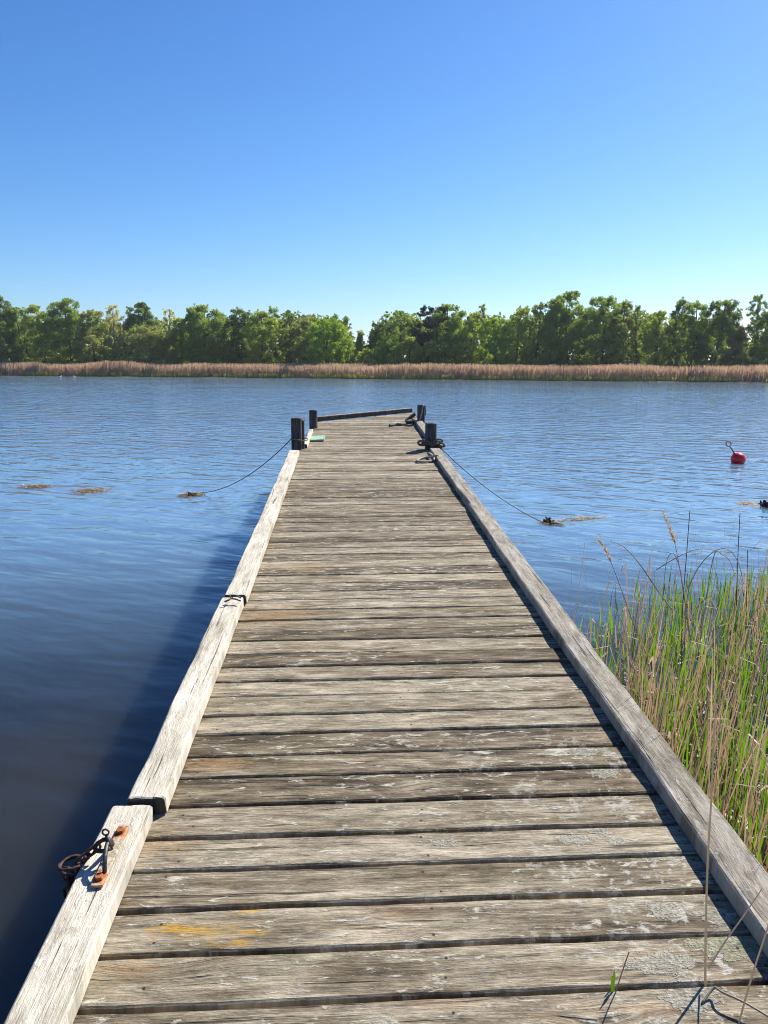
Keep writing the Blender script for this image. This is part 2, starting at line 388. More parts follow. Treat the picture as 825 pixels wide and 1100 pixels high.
h = M('ADD', M('MULTIPLY', wv(.95, 2.2, 2, 1.0), .046), M('MULTIPLY', wv(2.4, 5.4, 2, 8.0), .0125))
h = M('ADD', h, M('MULTIPLY', M('MULTIPLY', wv(5.0, 13.0, 2, 4.0), .0034), far))
amp = M('MULTIPLY', patch, M('ADD', .85, M('MULTIPLY', far, 1.4)))
amp = M('MULTIPLY', amp, M('ADD', .5, M('MULTIPLY', t.sm(sx[1], 2.0, 6.0), .5)))
bmp = t.n('Bump', {'Height': M('MULTIPLY', h, amp), 'Strength': 1.0, 'Distance': 1.0}).outputs[0]
# short wind chop, kept as slopes so that it does not die out at grazing view
ch = t.noise(t.vec(M('MULTIPLY', cr, .9), M('MULTIPLY', cx, 2.4), 5.0), 1, 3, .6)[1]
ch2 = t.noise(t.vec(M('MULTIPLY', cr, 3.0), M('MULTIPLY', cx, 7.0), 9.0), 1, 2, .6)[1]
c1 = t.n('VectorMath', {0: ch, 1: (.5, .5, .5)}, operation='SUBTRACT').outputs[0]
c2 = t.n('VectorMath', {0: ch2, 1: (.5, .5, .5)}, operation='SUBTRACT').outputs[0]
ch3 = t.noise(t.vec(M('MULTIPLY', cr, 2.0), M('MULTIPLY', cx, 1.0), 3.0), 1, 1, .5)[1]
c3 = t.n('VectorMath', {0: ch3, 1: (.5, .5, .5)}, operation='SUBTRACT').outputs[0]
cs = t.n('VectorMath', {0: c1, 1: (.9, .9, .9)}, operation='MULTIPLY').outputs[0]
cs = t.n('VectorMath', {0: cs, 1: c3}, operation='ADD').outputs[0]
c2 = t.n('VectorMath', {0: c2, 1: (.5, .5, .5)}, operation='MULTIPLY').outputs[0]
cs = t.n('VectorMath', {0: cs, 1: c2}, operation='ADD').outputs[0]
# seen from the shore, the wave faces turned to the shore hide the ones turned away
sxx = t.n('SeparateXYZ', {0: cs}).outputs
cs = t.vec(M('MULTIPLY', sxx[0], .22), M('MULTIPLY', M('ADD', M('ABSOLUTE', sxx[1]), .0), -.5), 0.0)
sc_ = t.n('VectorMath', {0: cs}, operation='SCALE'); lee = M('MULTIPLY', t.sm(sx[1], 50.0, 92.0), t.sm(M('ADD', sx[0], M('MULTIPLY', t.noise(pos, .05, 2)[0], 40.0)), -12.0, 30.0))   # calmer water in the lee of the wood
t.put(sc_.inputs['Scale'], M('MULTIPLY', M('MULTIPLY', M('ADD', M('MULTIPLY', vfar, .95), M('MULTIPLY', far, .15)), patch), M('SUBTRACT', 1.0, M('MULTIPLY', lee, .8))))
nrm = t.n('VectorMath', {0: bmp, 1: sc_.outputs[0]}, operation='ADD').outputs[0]
nrm = t.n('VectorMath', {0: nrm}, operation='NORMALIZE').outputs[0]
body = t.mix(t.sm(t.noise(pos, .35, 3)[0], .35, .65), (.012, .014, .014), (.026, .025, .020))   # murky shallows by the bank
body = t.mix(t.sm(sx[1], 3.5, 11.0), body, (.12, .205, .30))                                   # deeper water farther out, paled to make up for weak sky reflection
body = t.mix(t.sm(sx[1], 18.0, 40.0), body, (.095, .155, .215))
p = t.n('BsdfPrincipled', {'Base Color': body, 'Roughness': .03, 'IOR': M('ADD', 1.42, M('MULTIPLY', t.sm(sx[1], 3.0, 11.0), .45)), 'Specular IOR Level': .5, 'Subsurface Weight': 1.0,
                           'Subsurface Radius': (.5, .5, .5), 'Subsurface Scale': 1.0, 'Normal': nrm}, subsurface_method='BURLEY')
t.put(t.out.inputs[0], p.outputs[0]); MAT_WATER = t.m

# ------------------------------------------------------------------ setting: shore, ground, water
SL, SR = on_water(0, 403.6), on_water(825, 411)
sdir = (SR - SL).normalized(); snor = Vector((-sdir.y, sdir.x, 0)); SMID = (SL + SR) / 2
def shore_pt(a, b, z=0.0):                 # a along the shore (m from frame middle), b inland
    p = SMID + sdir * a + snor * b; return Vector((p.x, p.y, z))
def shore_coord(p):
    q = Vector((p.x, p.y, 0)) - SMID; return q.dot(sdir), q.dot(snor)
mb = MB()
prof = [(-420, 1.5), (-104, 1.2), (-101.5, .2), (-99.0, -.25), (-90, -1.2), (-12, -1.0), (-2.0, -.25), (-.2, -.03), (.0, .03), (.6, .12), (6, .3), (40, .8), (300, 2.0), (6000, 2.5)]
xs = [-6000, -1500, -300, -120] + [-90 + 3 * i for i in range(61)] + [120, 300, 1500, 6000]
for i, a in enumerate(xs):
    for (b, z) in prof:
        bb = b + (.9 * mnoise.noise(Vector((a * .13, 3, 0))) + .5 * mnoise.noise(Vector((a * .5, 7, 0))) if -12 < b < 6 else 0)
        mb.v.append(tuple(shore_pt(a, bb, z)))
m = len(prof)
mb.f = [(i * m + j, (i + 1) * m + j, (i + 1) * m + j + 1, i * m + j + 1) for i in range(len(xs) - 1) for j in range(m - 1)]
setp(mb.build('ground', MAT_GROUND), kind='structure')
mb = MB(); q = [shore_pt(-1500, -102), shore_pt(1500, -102), shore_pt(1500, 4), shore_pt(-1500, 4)]
mb.add(q, [(0, 1, 2, 3)]); setp(mb.build('water', MAT_WATER), kind='structure')

# ------------------------------------------------------------------ far reed bed and shore grass (nobody could count them)
def blades(name, mat, a0, a1, b0, b1, n, h0, h1, w, z0, patchy=0.0):
    a = rng.uniform(a0, a1, n); b = b0 + (b1 - b0) * rng.random(n) ** 1.2
    hm = np.array([1 + .24 * mnoise.noise(Vector((x * .12, y * .3, 2))) + .10 * mnoise.noise(Vector((x * .7, y, 9))) for x, y in zip(a, b)])
    H = rng.uniform(h0, h1, n) * hm
    if patchy:
        keep = np.array([mnoise.noise(Vector((x * .22, 4.0, 2))) + .5 * mnoise.noise(Vector((x * .9, y, 2))) for x, y in zip(a, b)]) > -patchy
        a, b, H = a[keep], b[keep], H[keep]; n = len(a)
    base = np.array(SMID)[None] + a[:, None] * np.array(sdir)[None] + b[:, None] * np.array(snor)[None]
    base[:, 2] = z0
    ang = rng.uniform(-.9, .9, n) ; side = np.stack([np.cos(ang), np.sin(ang), 0 * ang], 1) * (w * rng.uniform(.6, 1.4, n) / 2)[:, None]
    top = base + np.stack([rng.normal(.06, .10, n) * H, rng.normal(0, .08, n) * H, H], 1)
    mid = (base + top) / 2 - np.stack([rng.normal(.03, .03, n) * H, 0 * H, 0 * H], 1)
    V = np.concatenate([base - side, base + side, mid + side * 1.1, mid - side * 1.1, top + side * .7, top - side * .7], 1).reshape(-1, 3)
    i = np.arange(n)[:, None] * 6
    Q = np.concatenate([i + np.array([[0, 1, 2, 3]]), i + np.array([[3, 2, 4, 5]])], 0)
    return np_mesh(name, V, Q, mat)
setp(blades('reed_bed', MAT_FARREED, -82, 78, .9, 6.5, 62000, 1.3, 1.92, .042, .1), 'long band of tan dry reeds along the far shore', 'reeds', kind='stuff')
setp(blades('shore_grass', MAT_FRINGE, -82, 78, .1, 1.5, 15000, .22, .62, .07, .05, patchy=.3), 'low yellow green grass fringe at the foot of the far reeds', 'grass', kind='stuff')

# ------------------------------------------------------------------ trees
def leaf_quads(P, size, flat=0.0):
    n = len(P)
    nn = rng.normal(size=(n, 3)); nn[:, 2] = nn[:, 2] * (1 - flat) + flat * 1.2
    nn /= np.linalg.norm(nn, axis=1)[:, None] + 1e-9
    tt = np.cross(nn, rng.normal(size=(n, 3))); tt /= np.linalg.norm(tt, axis=1)[:, None] + 1e-9
    bb = np.cross(nn, tt); s = size * rng.uniform(.6, 1.35, n)[:, None]
    V = np.stack([P - tt * s * .62, P - bb * s * .36 + tt * s * .05, P + tt * s * .62, P + bb * s * .36 + tt * s * .05], 1).reshape(-1, 3)
    return V, np.arange(n * 4).reshape(-1, 4)
def clump_pts(C, rad, n, squash=.8):
    d = rng.normal(size=(n, 3)); d /= np.linalg.norm(d, axis=1)[:, None]
    r = rad * rng.random(n)[:, None] ** .45
    return np.array(C)[None] + d * r * np.array([[1, 1, squash]])
def profile(style, t):
    if style == 'cone': return max(.05, 1.0 * (1 - t) ** .85)
    if style == 'bush': return math.sqrt(max(0.02, 1 - (max(t, 0) * .98) ** 2.2))
    if style == 'airy': return .42 + .58 * math.sin(math.pi * min(1, t * .9 + .08)) * (1 - .35 * t)
    if style == 'slim': return .5 + .5 * math.sin(math.pi * min(1, t * .85 + .1))
    if style == 'tiered': return .55 + .45 * math.sin(math.pi * (t * .8 + .1))
    return (.55 + .55 * math.sin(math.pi * min(1.0, t * .82 + .12))) * (1 if t < .85 else (1 - (t - .85) * 2.6))
TREE_NAMES = {'pine': 'pine_tree', 'bush': 'shrub'}
def tree(px, top, wpx, inland, style, tint, label, cat='tree', base_t=.06, bark=None):
    # base on the far bank: find the point of that pixel column lying so far inland
    Y = 100.0
    for _ in range(6):
        p = at_y(px, 400, Y); a, b = shore_coord(p); Y += (inland - b)
    p = at_y(px, 400, Y); zg = .3 + .013 * max(0, inland - 6)
    H = at_y(px, top, Y).z - zg; W = wpx / F * Y / 2
    name = 'pine_tree' if tint == 'pine' else ('shrub' if style == 'bush' else 'tree')
    o = empty(name, label, cat, loc=(p.x, p.y, zg), group=('shrubs' if style == 'bush' else 'trees') + ' along the far shore')
    sd = random.random() * 50
    dens = {'airy': .62, 'slim': .8, 'tiered': .9}.get(style, 1.0)
    tm = MB(); lean = Vector((random.uniform(-.05, .05) * H, random.uniform(-.03, .03) * H, 0))
    def axis(t): return Vector((lean.x * t + .02 * H * math.sin(t * 4 + sd), lean.y * t, H * t))
    C = []
    nl = int((84 if style != 'bush' else 34) * max(.75, min(1.5, W * H / 22)))
    for i in range(nl):
        tt = base_t + (.985 - base_t) * ((i + random.random()) / nl) ** (.92 if style != 'cone' else 1.15)
        pr = profile(style, tt) * W * (1 + .30 * mnoise.noise(Vector((tt * 4, sd, 0))))
        ang = random.random() * 6.283; rr = pr * (random.random() ** .42) * .93
        rad = max(.32, (.11 + .13 * random.random() ** 1.5) * W + .2) * (1 if tt < .85 else .72)
        if style == 'airy': rad *= .72
        c = axis(min(tt, .985)) + Vector((math.cos(ang) * rr, math.sin(ang) * rr, 0))
        c.z = min(c.z, H - rad * .55)
        C.append((c, rad))
    # crown top: make sure something reaches the height seen
    C.append((axis(.97) + Vector((random.uniform(-.1, .1) * W, 0, -.1)), .5 if style != 'airy' else .4))
    Ps = []
    for (c, rad) in C:
        n = int(290 * dens * (rad / .8) ** 2 * (1 if H > 5 else 1.2)) + 24
        Ps.append(clump_pts(c, rad, n, .55 if style == 'tiered' else .85))
    # loose twigs of leaves beyond the clumps break the outline
    sel = [C[random.randrange(len(C))] for _ in range(80)]
    for (c, rad) in sel:
        dr = Vector((random.gauss(0, 1), random.gauss(0, 1), random.gauss(.35, .8))).normalized()
        tip = c + dr * rad * random.uniform(1.0, 1.5)
        if tip.z > H * 1.03: tip.z = H * 1.03
        Ps.append(clump_pts(tip, .22, 18, 1))
    P = np.concatenate(Ps); P = P[P[:, 2] > .1]
    V, Q = leaf_quads(P, .185 if style != 'airy' else .165, .25)
    np_mesh('crown', V, Q, LEAF[tint], o)
    # trunk with limbs to the clumps
    r0 = max(.07, .016 * H + .012 * W)
    if style == 'bush':
        for k in range(5):
            c = C[random.randrange(len(C))][0]
            tm.tube([(0, 0, -.1), c * .5 + Vector((0, 0, .1)), c], [.06, .04, .015], 5)
    else:
        tm.tube([axis(k / 9) + Vector((0, 0, -.15 if k == 0 else 0)) for k in range(10)], [r0 * (1 - .09 * k) * (1.25 if k == 0 else 1) for k in range(10)], 7)
        for (c, rad) in random.sample(C, min(18, len(C))):
            ts = max(.08, min(.92, c.z / H - .14 - .1 * random.random())); a0 = axis(ts)
            mid = a0.lerp(c, .55) + Vector((0, 0, -.04 * H * random.random()))
            rb = r0 * (1 - .85 * ts) * .5
            tm.tube([a0, mid, c], [rb, rb * .7, rb * .3], 5)
    tm.build('trunk', bark or MAT_BARK, o, True)
    return o
T = tree
# x, top, width (photo pixels), metres inland, form, foliage
T(3, 318, 36, 13, 'round', 'dark', 'dark green tree cut by the left edge of the photo, tallest there')
T(27, 330, 28, 15, 'round', 'mid', 'mid green tree second from the left edge, lower than both its neighbours')
T(46, 328, 30, 11, 'round', 'yellow', 'yellowish tree with an uneven top, left of the broad dome above the two white birds')
T(77, 321, 46, 12, 'round', 'mid', 'big broad domed green tree standing above the two white birds')
T(102, 334, 34, 10, 'round', 'olive', 'olive round crowned tree between the broad dome and the pale lacy birch')
T(124, 327, 27, 14, 'airy', 'pale', 'pale lacy birch with sky showing through, the left one of two', bark=MAT_BIRCH)
T(153, 325, 32, 16, 'round', 'dark', 'dark tree with a square top rising between the two pale lacy birches')
T(163, 351, 52, 9, 'round', 'olive', 'low wide olive tree in front of the dark square topped tree', base_t=.03)
T(183, 332, 22, 14, 'airy', 'pale', 'thin pale lacy birch with gaps, the right one of two', bark=MAT_BIRCH)
T(195, 342, 22, 11, 'slim', 'yellow', 'narrow yellow green tree just right of the second pale birch')
T(222, 329, 52, 12, 'round', 'mid', 'wide arching tree with drooping sides, broadest crown left of the jetty')
T(257, 332, 32, 15, 'slim', 'dark', 'dark tree with a ragged top just right of the wide arching tree')
T(281, 335, 34, 11, 'round', 'yellow', 'yellowish bushy tree left of the gap above the left jetty posts')
T(297, 331, 28, 16, 'airy', 'mid', 'thin topped tree poking up behind a yellowish bushy tree, left of the left posts')
T(313, 335, 20, 15, 'airy', 'dark', 'narrow dark see-through tree directly above the tall left post')
T(330, 340, 36, 13, 'round', 'olive', 'olive tree right behind the rear left post, duller than the bright one beside it')
T(351, 343, 44, 9, 'round', 'bright', 'bright green rounded tree reaching down to the reeds, right of the left posts')
T(361, 337, 24, 16, 'airy', 'mid', 'loose topped tree standing up behind the bright green rounded tree')
T(374, 340, 18, 14, 'airy', 'mid', 'narrow see-through tree on the left rim of the dip in the treeline')
T(387, 357, 20, 12, 'cone', 'mid', 'small pointed tree standing in the dip of the treeline')
T(396, 376, 36, 8, 'bush', 'yellow', 'pale yellow shrub below the small pointed tree in the treeline dip', 'shrub')
T(405, 347, 26, 14, 'slim', 'dark', 'dark slender tree on the right rim of the dip in the treeline')
T(428, 333, 30, 12, 'airy', 'mid', 'tall open crowned tree between the treeline dip and the black pine')
T(415, 364, 28, 9, 'round', 'bright', 'low bright green tree in front of the dark slender one, beside the dip', base_t=.03)
T(440, 362, 26, 9, 'round', 'yellow', 'low yellow green tree at the foot of the tall open crowned tree', base_t=.03)
T(460, 329, 38, 14, 'tiered', 'pine', 'blackish pine with flat layered top, the darkest tree on the far shore', 'pine tree')
T(484, 327, 40, 13, 'round', 'mid', 'full green tree touching the right side of the black pine')
T(468, 368, 34, 9, 'round', 'mid', 'low green tree growing in front of the black pine', base_t=.03)
T(504, 336, 30, 11, 'round', 'yellow', 'yellow green tree left of the thin wispy spire')
T(514, 327, 13, 15, 'airy', 'olive', 'thin wispy spire of a tree sticking up alone over its neighbours')
T(531, 342, 34, 11, 'round', 'bright', 'lower bright tree just right of the thin wispy spire')
T(556, 330, 34, 12, 'slim', 'yellow', 'upright yellow green tree standing apart left of the tallest tree group')
T(577, 326, 24, 14, 'slim', 'mid', 'narrow green tree forming the left shoulder of the tallest tree')
T(592, 321, 32, 12, 'round', 'mid', 'rounded tree leaning against the left side of the tallest tree')
T(608, 313, 46, 14, 'round', 'mid', 'tallest tree on the whole far shore, with a high crown')
T(627, 334, 22, 17, 'slim', 'dark', 'dark tree filling the notch just right of the tallest tree')
T(645, 319, 42, 12, 'round', 'mid', 'second tallest tree, full and green, across the notch from the tallest')
T(668, 324, 30, 14, 'round', 'olive', 'olive topped tree touching the right side of the second tallest tree')
T(684, 329, 22, 15, 'airy', 'mid', 'feathery open tree left of the yellow green one above the red buoy side')
T(705, 334, 32, 11, 'round', 'yellow', 'yellow green round tree right of the feathery open tree')
T(722, 322, 24, 15, 'slim', 'dark', 'dark slim tree with a notched peak, behind a yellow green round tree')
T(741, 325, 34, 13, 'round', 'mid', 'mid green dome left of the dense dark round tree near the right gap')
T(768, 323, 42, 11, 'round', 'dark', 'dense dark round tree on the left side of the gap near the right edge')
T(787, 350, 22, 10, 'round', 'brown', 'low brownish tree in the gap near the right edge', base_t=.03)
T(808, 317, 32, 14, 'airy', 'dark', 'airy birch like tree with sky through its crown near the right edge', bark=MAT_BIRCH)
T(823, 335, 30, 11, 'round', 'dark', 'dark tree cut by the right edge of the photo')
T(800, 384, 44, 8, 'bush', 'olive', 'wide low pale shrub above the reeds near the right edge', 'shrub')

# the wood behind, one mass
Ps = []
for k in range(2000):
    a = random.uniform(-110, 105); b = random.uniform(18, 34)
    p = shore_pt(a, b)
    pxx = CX + F * p.x / p.y
    htop = 8.7 + 1.3 * mnoise.noise(Vector((a * .11, 5, 0)))
    dipd = min(abs(pxx - 388) / 22, abs(pxx - 795) / 18)
    if dipd < 1: htop *= .40 + .5 * dipd
    if abs(pxx - CX) > 430: htop *= 1.25
    z = random.uniform(.0, 1) * htop + .3
    Ps.append(clump_pts((p.x, p.y, z), 1.5, 75, .8))
V, Q = leaf_quads(np.concatenate(Ps), .55, .2)
setp(np_mesh('background_wood', V, Q, LEAF['wood']), 'dim green wood filling in behind the row of shore trees', 'wood', kind='stuff')

# ------------------------------------------------------------------ jetty
jetty = empty('jetty', 'long weathered grey plank jetty running out over the lake', 'jetty', mat=DM)
ULP, URP = -.70, 1.165
seam_px = [1074, 1018, 970, 929, 895, 861, 831.5, 808, 785, 765, 745, 729, 714, 699.6, 685.6, 675, 664]
seams = [on_deck(412, y)[1] for y in seam_px]
while seams[0] > .9: seams.insert(0, seams[0] - .147)
SL_END = on_deck(345, 452.8)[1]; SR_END = on_deck(437, 443.8)[1]
UE0, UE1 = on_deck(345, 452.8)[0], on_deck(437, 443.8)[0]
mb = MB(); k = 0; ACROSS = {}
while seams[-1] < SL_END - .06: seams.append(seams[-1] + random.choice([.137, .144, .147, .15, .153]))
for i in range(len(seams) - 1):
    g = random.choice([.003, .004, .0055, .008]) if seams[i] > 3.2 else random.uniform(.008, .0125)
    s0, s1 = seams[i] + g, seams[i + 1] - random.uniform(.001, .004)
    x0, x1 = ULP + random.uniform(-.02, .015), URP + random.uniform(-.015, .015)
    dz = random.uniform(-.004, .002)
    if s0 > 9.55: x0 = -.60 + random.uniform(-.01, .01); x1 = 1.19
    b0 = len(mb.v)
    mb.beam(x0, x1, s0, s1, -.045 + dz, dz, axis='x', n=46 if s0 < 5 else 18, bev=.0045, wob=.0035, seed=i)
    # boards are not laid dead square
    rot = random.uniform(-.0016, .0016); tl = random.uniform(-.002, .002)
    for j in range(b0, len(mb.v)):
        x, y, z = mb.v[j]; ACROSS[j] = y - (s0 + s1) / 2; mb.v[j] = (x, y + rot * x, z + tl * x)
# tapering boards out to the skewed end
sA = seams[-1]; nfin = 6
def endline(u): return SL_END + (SR_END - SL_END) * (u - UE0) / (UE1 - UE0)
for k in range(nfin + 2):
    sk0 = sA + .147 * k; sk1 = sk0 + .141
    if sk0 > endline(1.19): break
    uL = -.60
    if sk1 > endline(uL): uL = UE0 + (sk1 - SL_END) / (SR_END - SL_END) * (UE1 - UE0)
    if uL < 1.1: mb.beam(uL, 1.19, sk0, sk1, -.032, 0, axis='x', n=12, bev=.004, wob=.003, seed=900 + k)
dk = mb.build('deck', MAT_DECK, jetty)
at_ = dk.data.attributes.new('across', 'FLOAT', 'POINT')      # how far each point lies from its board's middle line
at_.data.foreach_set('value', [ACROSS.get(j, .5) for j in range(len(mb.v))])
# nail heads
nm = MB()
# kerbs
def kerb(name, u0, u1, s0, s1, k0, k1, mat, seed, chip=.02, yaw=0.0):
    m_ = MB(); m_.beam(u0, u1, s0, s1, k0, k1, axis='y', n=int(14 * (s1 - s0)) + 6, bev=.006, wob=.0035, seed=seed, chip=chip)
    if yaw:
        m_.v = [(x + yaw * (y - s0), y, z) for x, y, z in m_.v]
    return m_.build('kerb', mat, jetty)
sj1 = on_deck(140, 865, .06)[1]; sj2 = on_deck(250, 638, .085)[1]; sp = on_deck(315, 484, .06)[1]
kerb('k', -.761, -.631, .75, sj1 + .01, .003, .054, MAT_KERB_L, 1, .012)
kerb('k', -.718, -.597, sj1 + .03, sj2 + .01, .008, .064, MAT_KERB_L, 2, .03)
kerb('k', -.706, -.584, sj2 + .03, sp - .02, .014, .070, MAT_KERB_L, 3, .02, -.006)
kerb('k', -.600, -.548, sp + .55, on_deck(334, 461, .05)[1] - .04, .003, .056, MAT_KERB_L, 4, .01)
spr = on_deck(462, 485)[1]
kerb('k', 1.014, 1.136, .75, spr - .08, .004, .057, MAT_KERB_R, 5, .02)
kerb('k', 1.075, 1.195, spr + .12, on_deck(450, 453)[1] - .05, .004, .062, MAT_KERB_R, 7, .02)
# beam across the skewed end
m_ = MB(); e0, e1 = Vector((-.62, endline(-.62), 0)), Vector((1.19, endline(1.19), 0)); ed = (e1 - e0).normalized(); en = Vector((-ed.y, ed.x, 0))
m_.beam(0, (e1 - e0).length, .01, .07, .003, .085, axis='x', n=20, bev=.008, wob=.004, seed=12)
m_.v = [tuple(e0 + ed * x + en * y + Vector((0, 0, z))) for x, y, z in m_.v]
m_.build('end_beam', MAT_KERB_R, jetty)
# joists below and their cross caps
for u in (-.52, .22, .98):
    m_ = MB(); m_.beam(u - .03, u + .03, .7, 12.6, -.20, -.052, axis='y', n=30, bev=.004, wob=.004, seed=int(u * 50)); m_.build('joist', MAT_DARKWOOD, jetty)
for s in (3.2, 6.4, 9.4, 12.2):
    m_ = MB(); m_.beam(-.62, 1.10, s - .06, s + .06, -.33, -.203, axis='x', n=10, bev=.006, wob=.004, seed=int(s * 9)); m_.build('cross_beam', MAT_DARKWOOD, jetty)
    if s < 9:
        for u in (-.45, .95):
            m_ = MB(); m_.log((u, s, -2.2), (u, s, -.335), .075, .07, seed=int(s + u)); m_.build('pile', MAT_DARKWOOD, jetty, True)
# posts (vertical in the world: built in world axes then brought into the jetty frame)
POST = {}
def post(key, cx_px, base_py, top_py, wpx, tilt=(0, 0), halved=False):
    u, s = on_deck(cx_px, base_py); base = dworld(u, s, 0); base.y += wpx / F * base.y * .45
    H = at_y(cx_px, top_py, base.y).z; r = wpx / F * base.y / 2
    top = Vector((base.x + tilt[0], base.y + tilt[1], H))
    m_ = MB(); m_.log((base.x, base.y, -1.2), top, r * 1.04, r, n=16, rings=10, seed=len(POST) + 2, flat=.16)
    if halved:
        m_.log((base.x + r * .98, base.y + .02, -1.2), (top.x + r * .95, top.y + .02, H - .035), r * .36, r * .33, n=10, rings=8, seed=40)
    m_.v = [tuple(DMI @ Vector(v)) for v in m_.v]
    POST[key] = (base, top, r); return m_.build('post', MAT_POST, jetty, False)
post('ln', 318.5, 483.5, 449.5, 12.5, (-.0, 0), True)
post('lf', 336.2, 460.5, 441, 9.2, (.0, .02))
post('rn', 462, 484, 455, 13, (.01, .0))
post('rf', 452.5, 456, 435.5, 9, (.0, .02))

t = NT('galvanised_plate'); sx = t.n('SeparateXYZ', {0: t.obj()}).outputs; M = t.math
ra_, rb_ = on_deck(107, 946, .06)[1], on_deck(128, 896, .06)[1]
dd = M('MINIMUM', M('ABSOLUTE', M('SUBTRACT', sx[1], ra_)), M('ABSOLUTE', M('SUBTRACT', sx[1], rb_)))
rn_ = t.noise(t.obj(), 70, 4, .6)[0]
mm = t.sm(M('ADD', dd, M('MULTIPLY', M('SUBTRACT', rn_, .5), .09)), .042, .012)
MAT_PLATE = t.principled(t.mix(mm, t.ramp(rn_, [(.35, (.22, .17, .11)), (.6, (.45, .39, .30))]), t.ramp(rn_, [(.35, (.20, .06, .02)), (.6, (.50, .2, .075))])), .75, rn_, .5, .003, .3)
# iron bail bolted to the near left kerb
br = MB(); up_ = Vector((0, 0, 1)); KT = .059
bu0, bs0 = on_deck(107, 946, KT); bu1, bs1 = on_deck(128, 896, KT)
br.beam(bu0 - .016, bu0 + .016, bs0 - .026, bs1 + .03, KT, KT + .007, axis='y', n=6, bev=.002, wob=.0008)
plate = br.build('iron_plate', MAT_PLATE, jetty)
for (u, s) in ((bu0, bs0), (bu1 + .004, bs1)):
    m_ = MB(); n = 6
    ring = [(u + .013 * math.cos(a), s + .013 * math.sin(a)) for a in [i * math.pi / 3 + .3 for i in range(6)]]
    m_.add([(x, y, KT + .0075) for x, y in ring] + [(u + (x - u) * .9, s + (y - s) * .9, KT + .017) for x, y in ring],
           [(i, (i + 1) % 6, 6 + (i + 1) % 6, 6 + i) for i in range(6)] + [tuple(range(6, 12))])
    m_.build('bolt', MAT_RUST, plate)
def DV(px, py, h): u, s = on_deck(px, py, h); return Vector((u, s, h))
bail = [DV(112.5, 937, KT + .006), DV(112.3, 930, KT + .03), DV(112.8, 920, KT + .046), DV(114.3, 910, KT + .056), DV(116, 903.5, KT + .054), DV(119, 903, KT + .045), DV(121, 907, KT + .006)]
m_ = MB(); m_.tube(bail, [.0065] * len(bail), 8); m_.build('iron_bail', MAT_IRON, jetty, True)
# shackle through the bail
shk = empty('shackle', 'dark iron shackle hooked on the bail of the near left kerb', 'shackle', mat=DM)
pA, pB, pC = DV(118, 901, KT + .062), DV(118, 911.5, KT + .045), DV(103, 910, KT + .03)
pts = [pA, DV(111, 902, KT + .062), DV(104.5, 906, KT + .05), DV(102, 910.5, KT + .04), DV(104, 914, KT + .036), DV(110, 914.5, KT + .036), pB]
m_ = MB(); m_.tube(pts, .0062, 8); m_.build('bow', MAT_CHAIN, shk, True)
m_ = MB(); pin0, pin1 = DV(114.5, 897.2, KT + .075), DV(119.8, 913, KT + .034)
m_.tube([pin0, pin1], .0055, 8); 
cpin = pin0 + (pin0 - pin1).normalized() * .009
m_.loop([cpin + Vector((.009 * math.cos(a), 0, .009 * math.sin(a))) for a in [i * math.pi / 6 for i in range(12)]], .0028, 6)
m_.build('pin', MAT_IRON, shk, True)
# chain from the shackle over the kerb edge and down
ch_ = empty('rusty_chain', 'rusty chain hanging off the near left kerb from a shackle', 'chain', mat=DM)
def link(c, d, nrm_, L=.05, W=.03, r=.0045):
    d = Vector(d).normalized(); w = Vector(nrm_).cross(d).normalized(); c = Vector(c); pts = []
    for i in range(20):
        a = 2 * math.pi * i / 20; x = math.cos(a); y = math.sin(a)
        pts.append(c + d * (x * W / 2 + math.copysign((L - W) / 2, x)) + w * (y * W / 2))
    m_ = MB(); m_.loop(pts, r, 6); return m_.build('link', MAT_CHAIN, ch_, True)
l0, l1 = DV(103, 911, KT + .036), DV(86, 925, KT + .012)
for i in range(3):
    c = l0.lerp(l1, (i + .45) / 3); link(c, l1 - l0, Vector((0, 0, 1)) if i % 2 else Vector((.3, .8, .4)), .040, .022, .0035)
cc = DV(78, 927, KT + .0)
for (dz_, rr, tl) in ((0, .036, .25), (-.008, .033, -.15)):
    m_ = MB(); m_.loop([cc + Vector((rr * math.cos(a), rr * math.sin(a), dz_ + tl * rr * math.cos(a + 1))) for a in [i * math.pi / 12 for i in range(24)]], .0045, 6)
    m_.build('ring', MAT_CHAIN, ch_, True)
for i in range(9):
    c = cc + Vector((-.012 + .004 * math.sin(i * 2), -.012 + .003 * math.cos(i), -.03 - .030 * i))
    link(c, (0.06 * math.sin(i), .05, -1), (1, .2, 0) if i % 2 else (.2, 1, 0), .046, .026, .0045)
    if i < 5:
        link(c + Vector((.03, .006, .004)), (0.08, .05 * math.cos(i), -1), (.2, 1, 0) if i % 2 else (1, .2, 0), .046, .026, .0045)
# loop of black wire at the kerb joint
wr = MB()
wp_ = [DV(241, 646.5, .088), DV(246, 644.5, .095), DV(250, 641, .10), DV(249, 638.8, .108), DV(247, 640, .105), DV(248, 643, .095), DV(253, 643.5, .092), DV(258.5, 645.5, .088)]
wr.tube(wp_, .0045, 6); wr.tube([DV(249, 639.5, .106), DV(254, 640, .108), DV(259, 642.2, .095)], .0045, 6)
o = wr.build('wire_loop', MAT_IRON, None, True); o.matrix_world = DM
setp(o, 'curl of black wire stuck in the joint of the left kerb', 'wire')

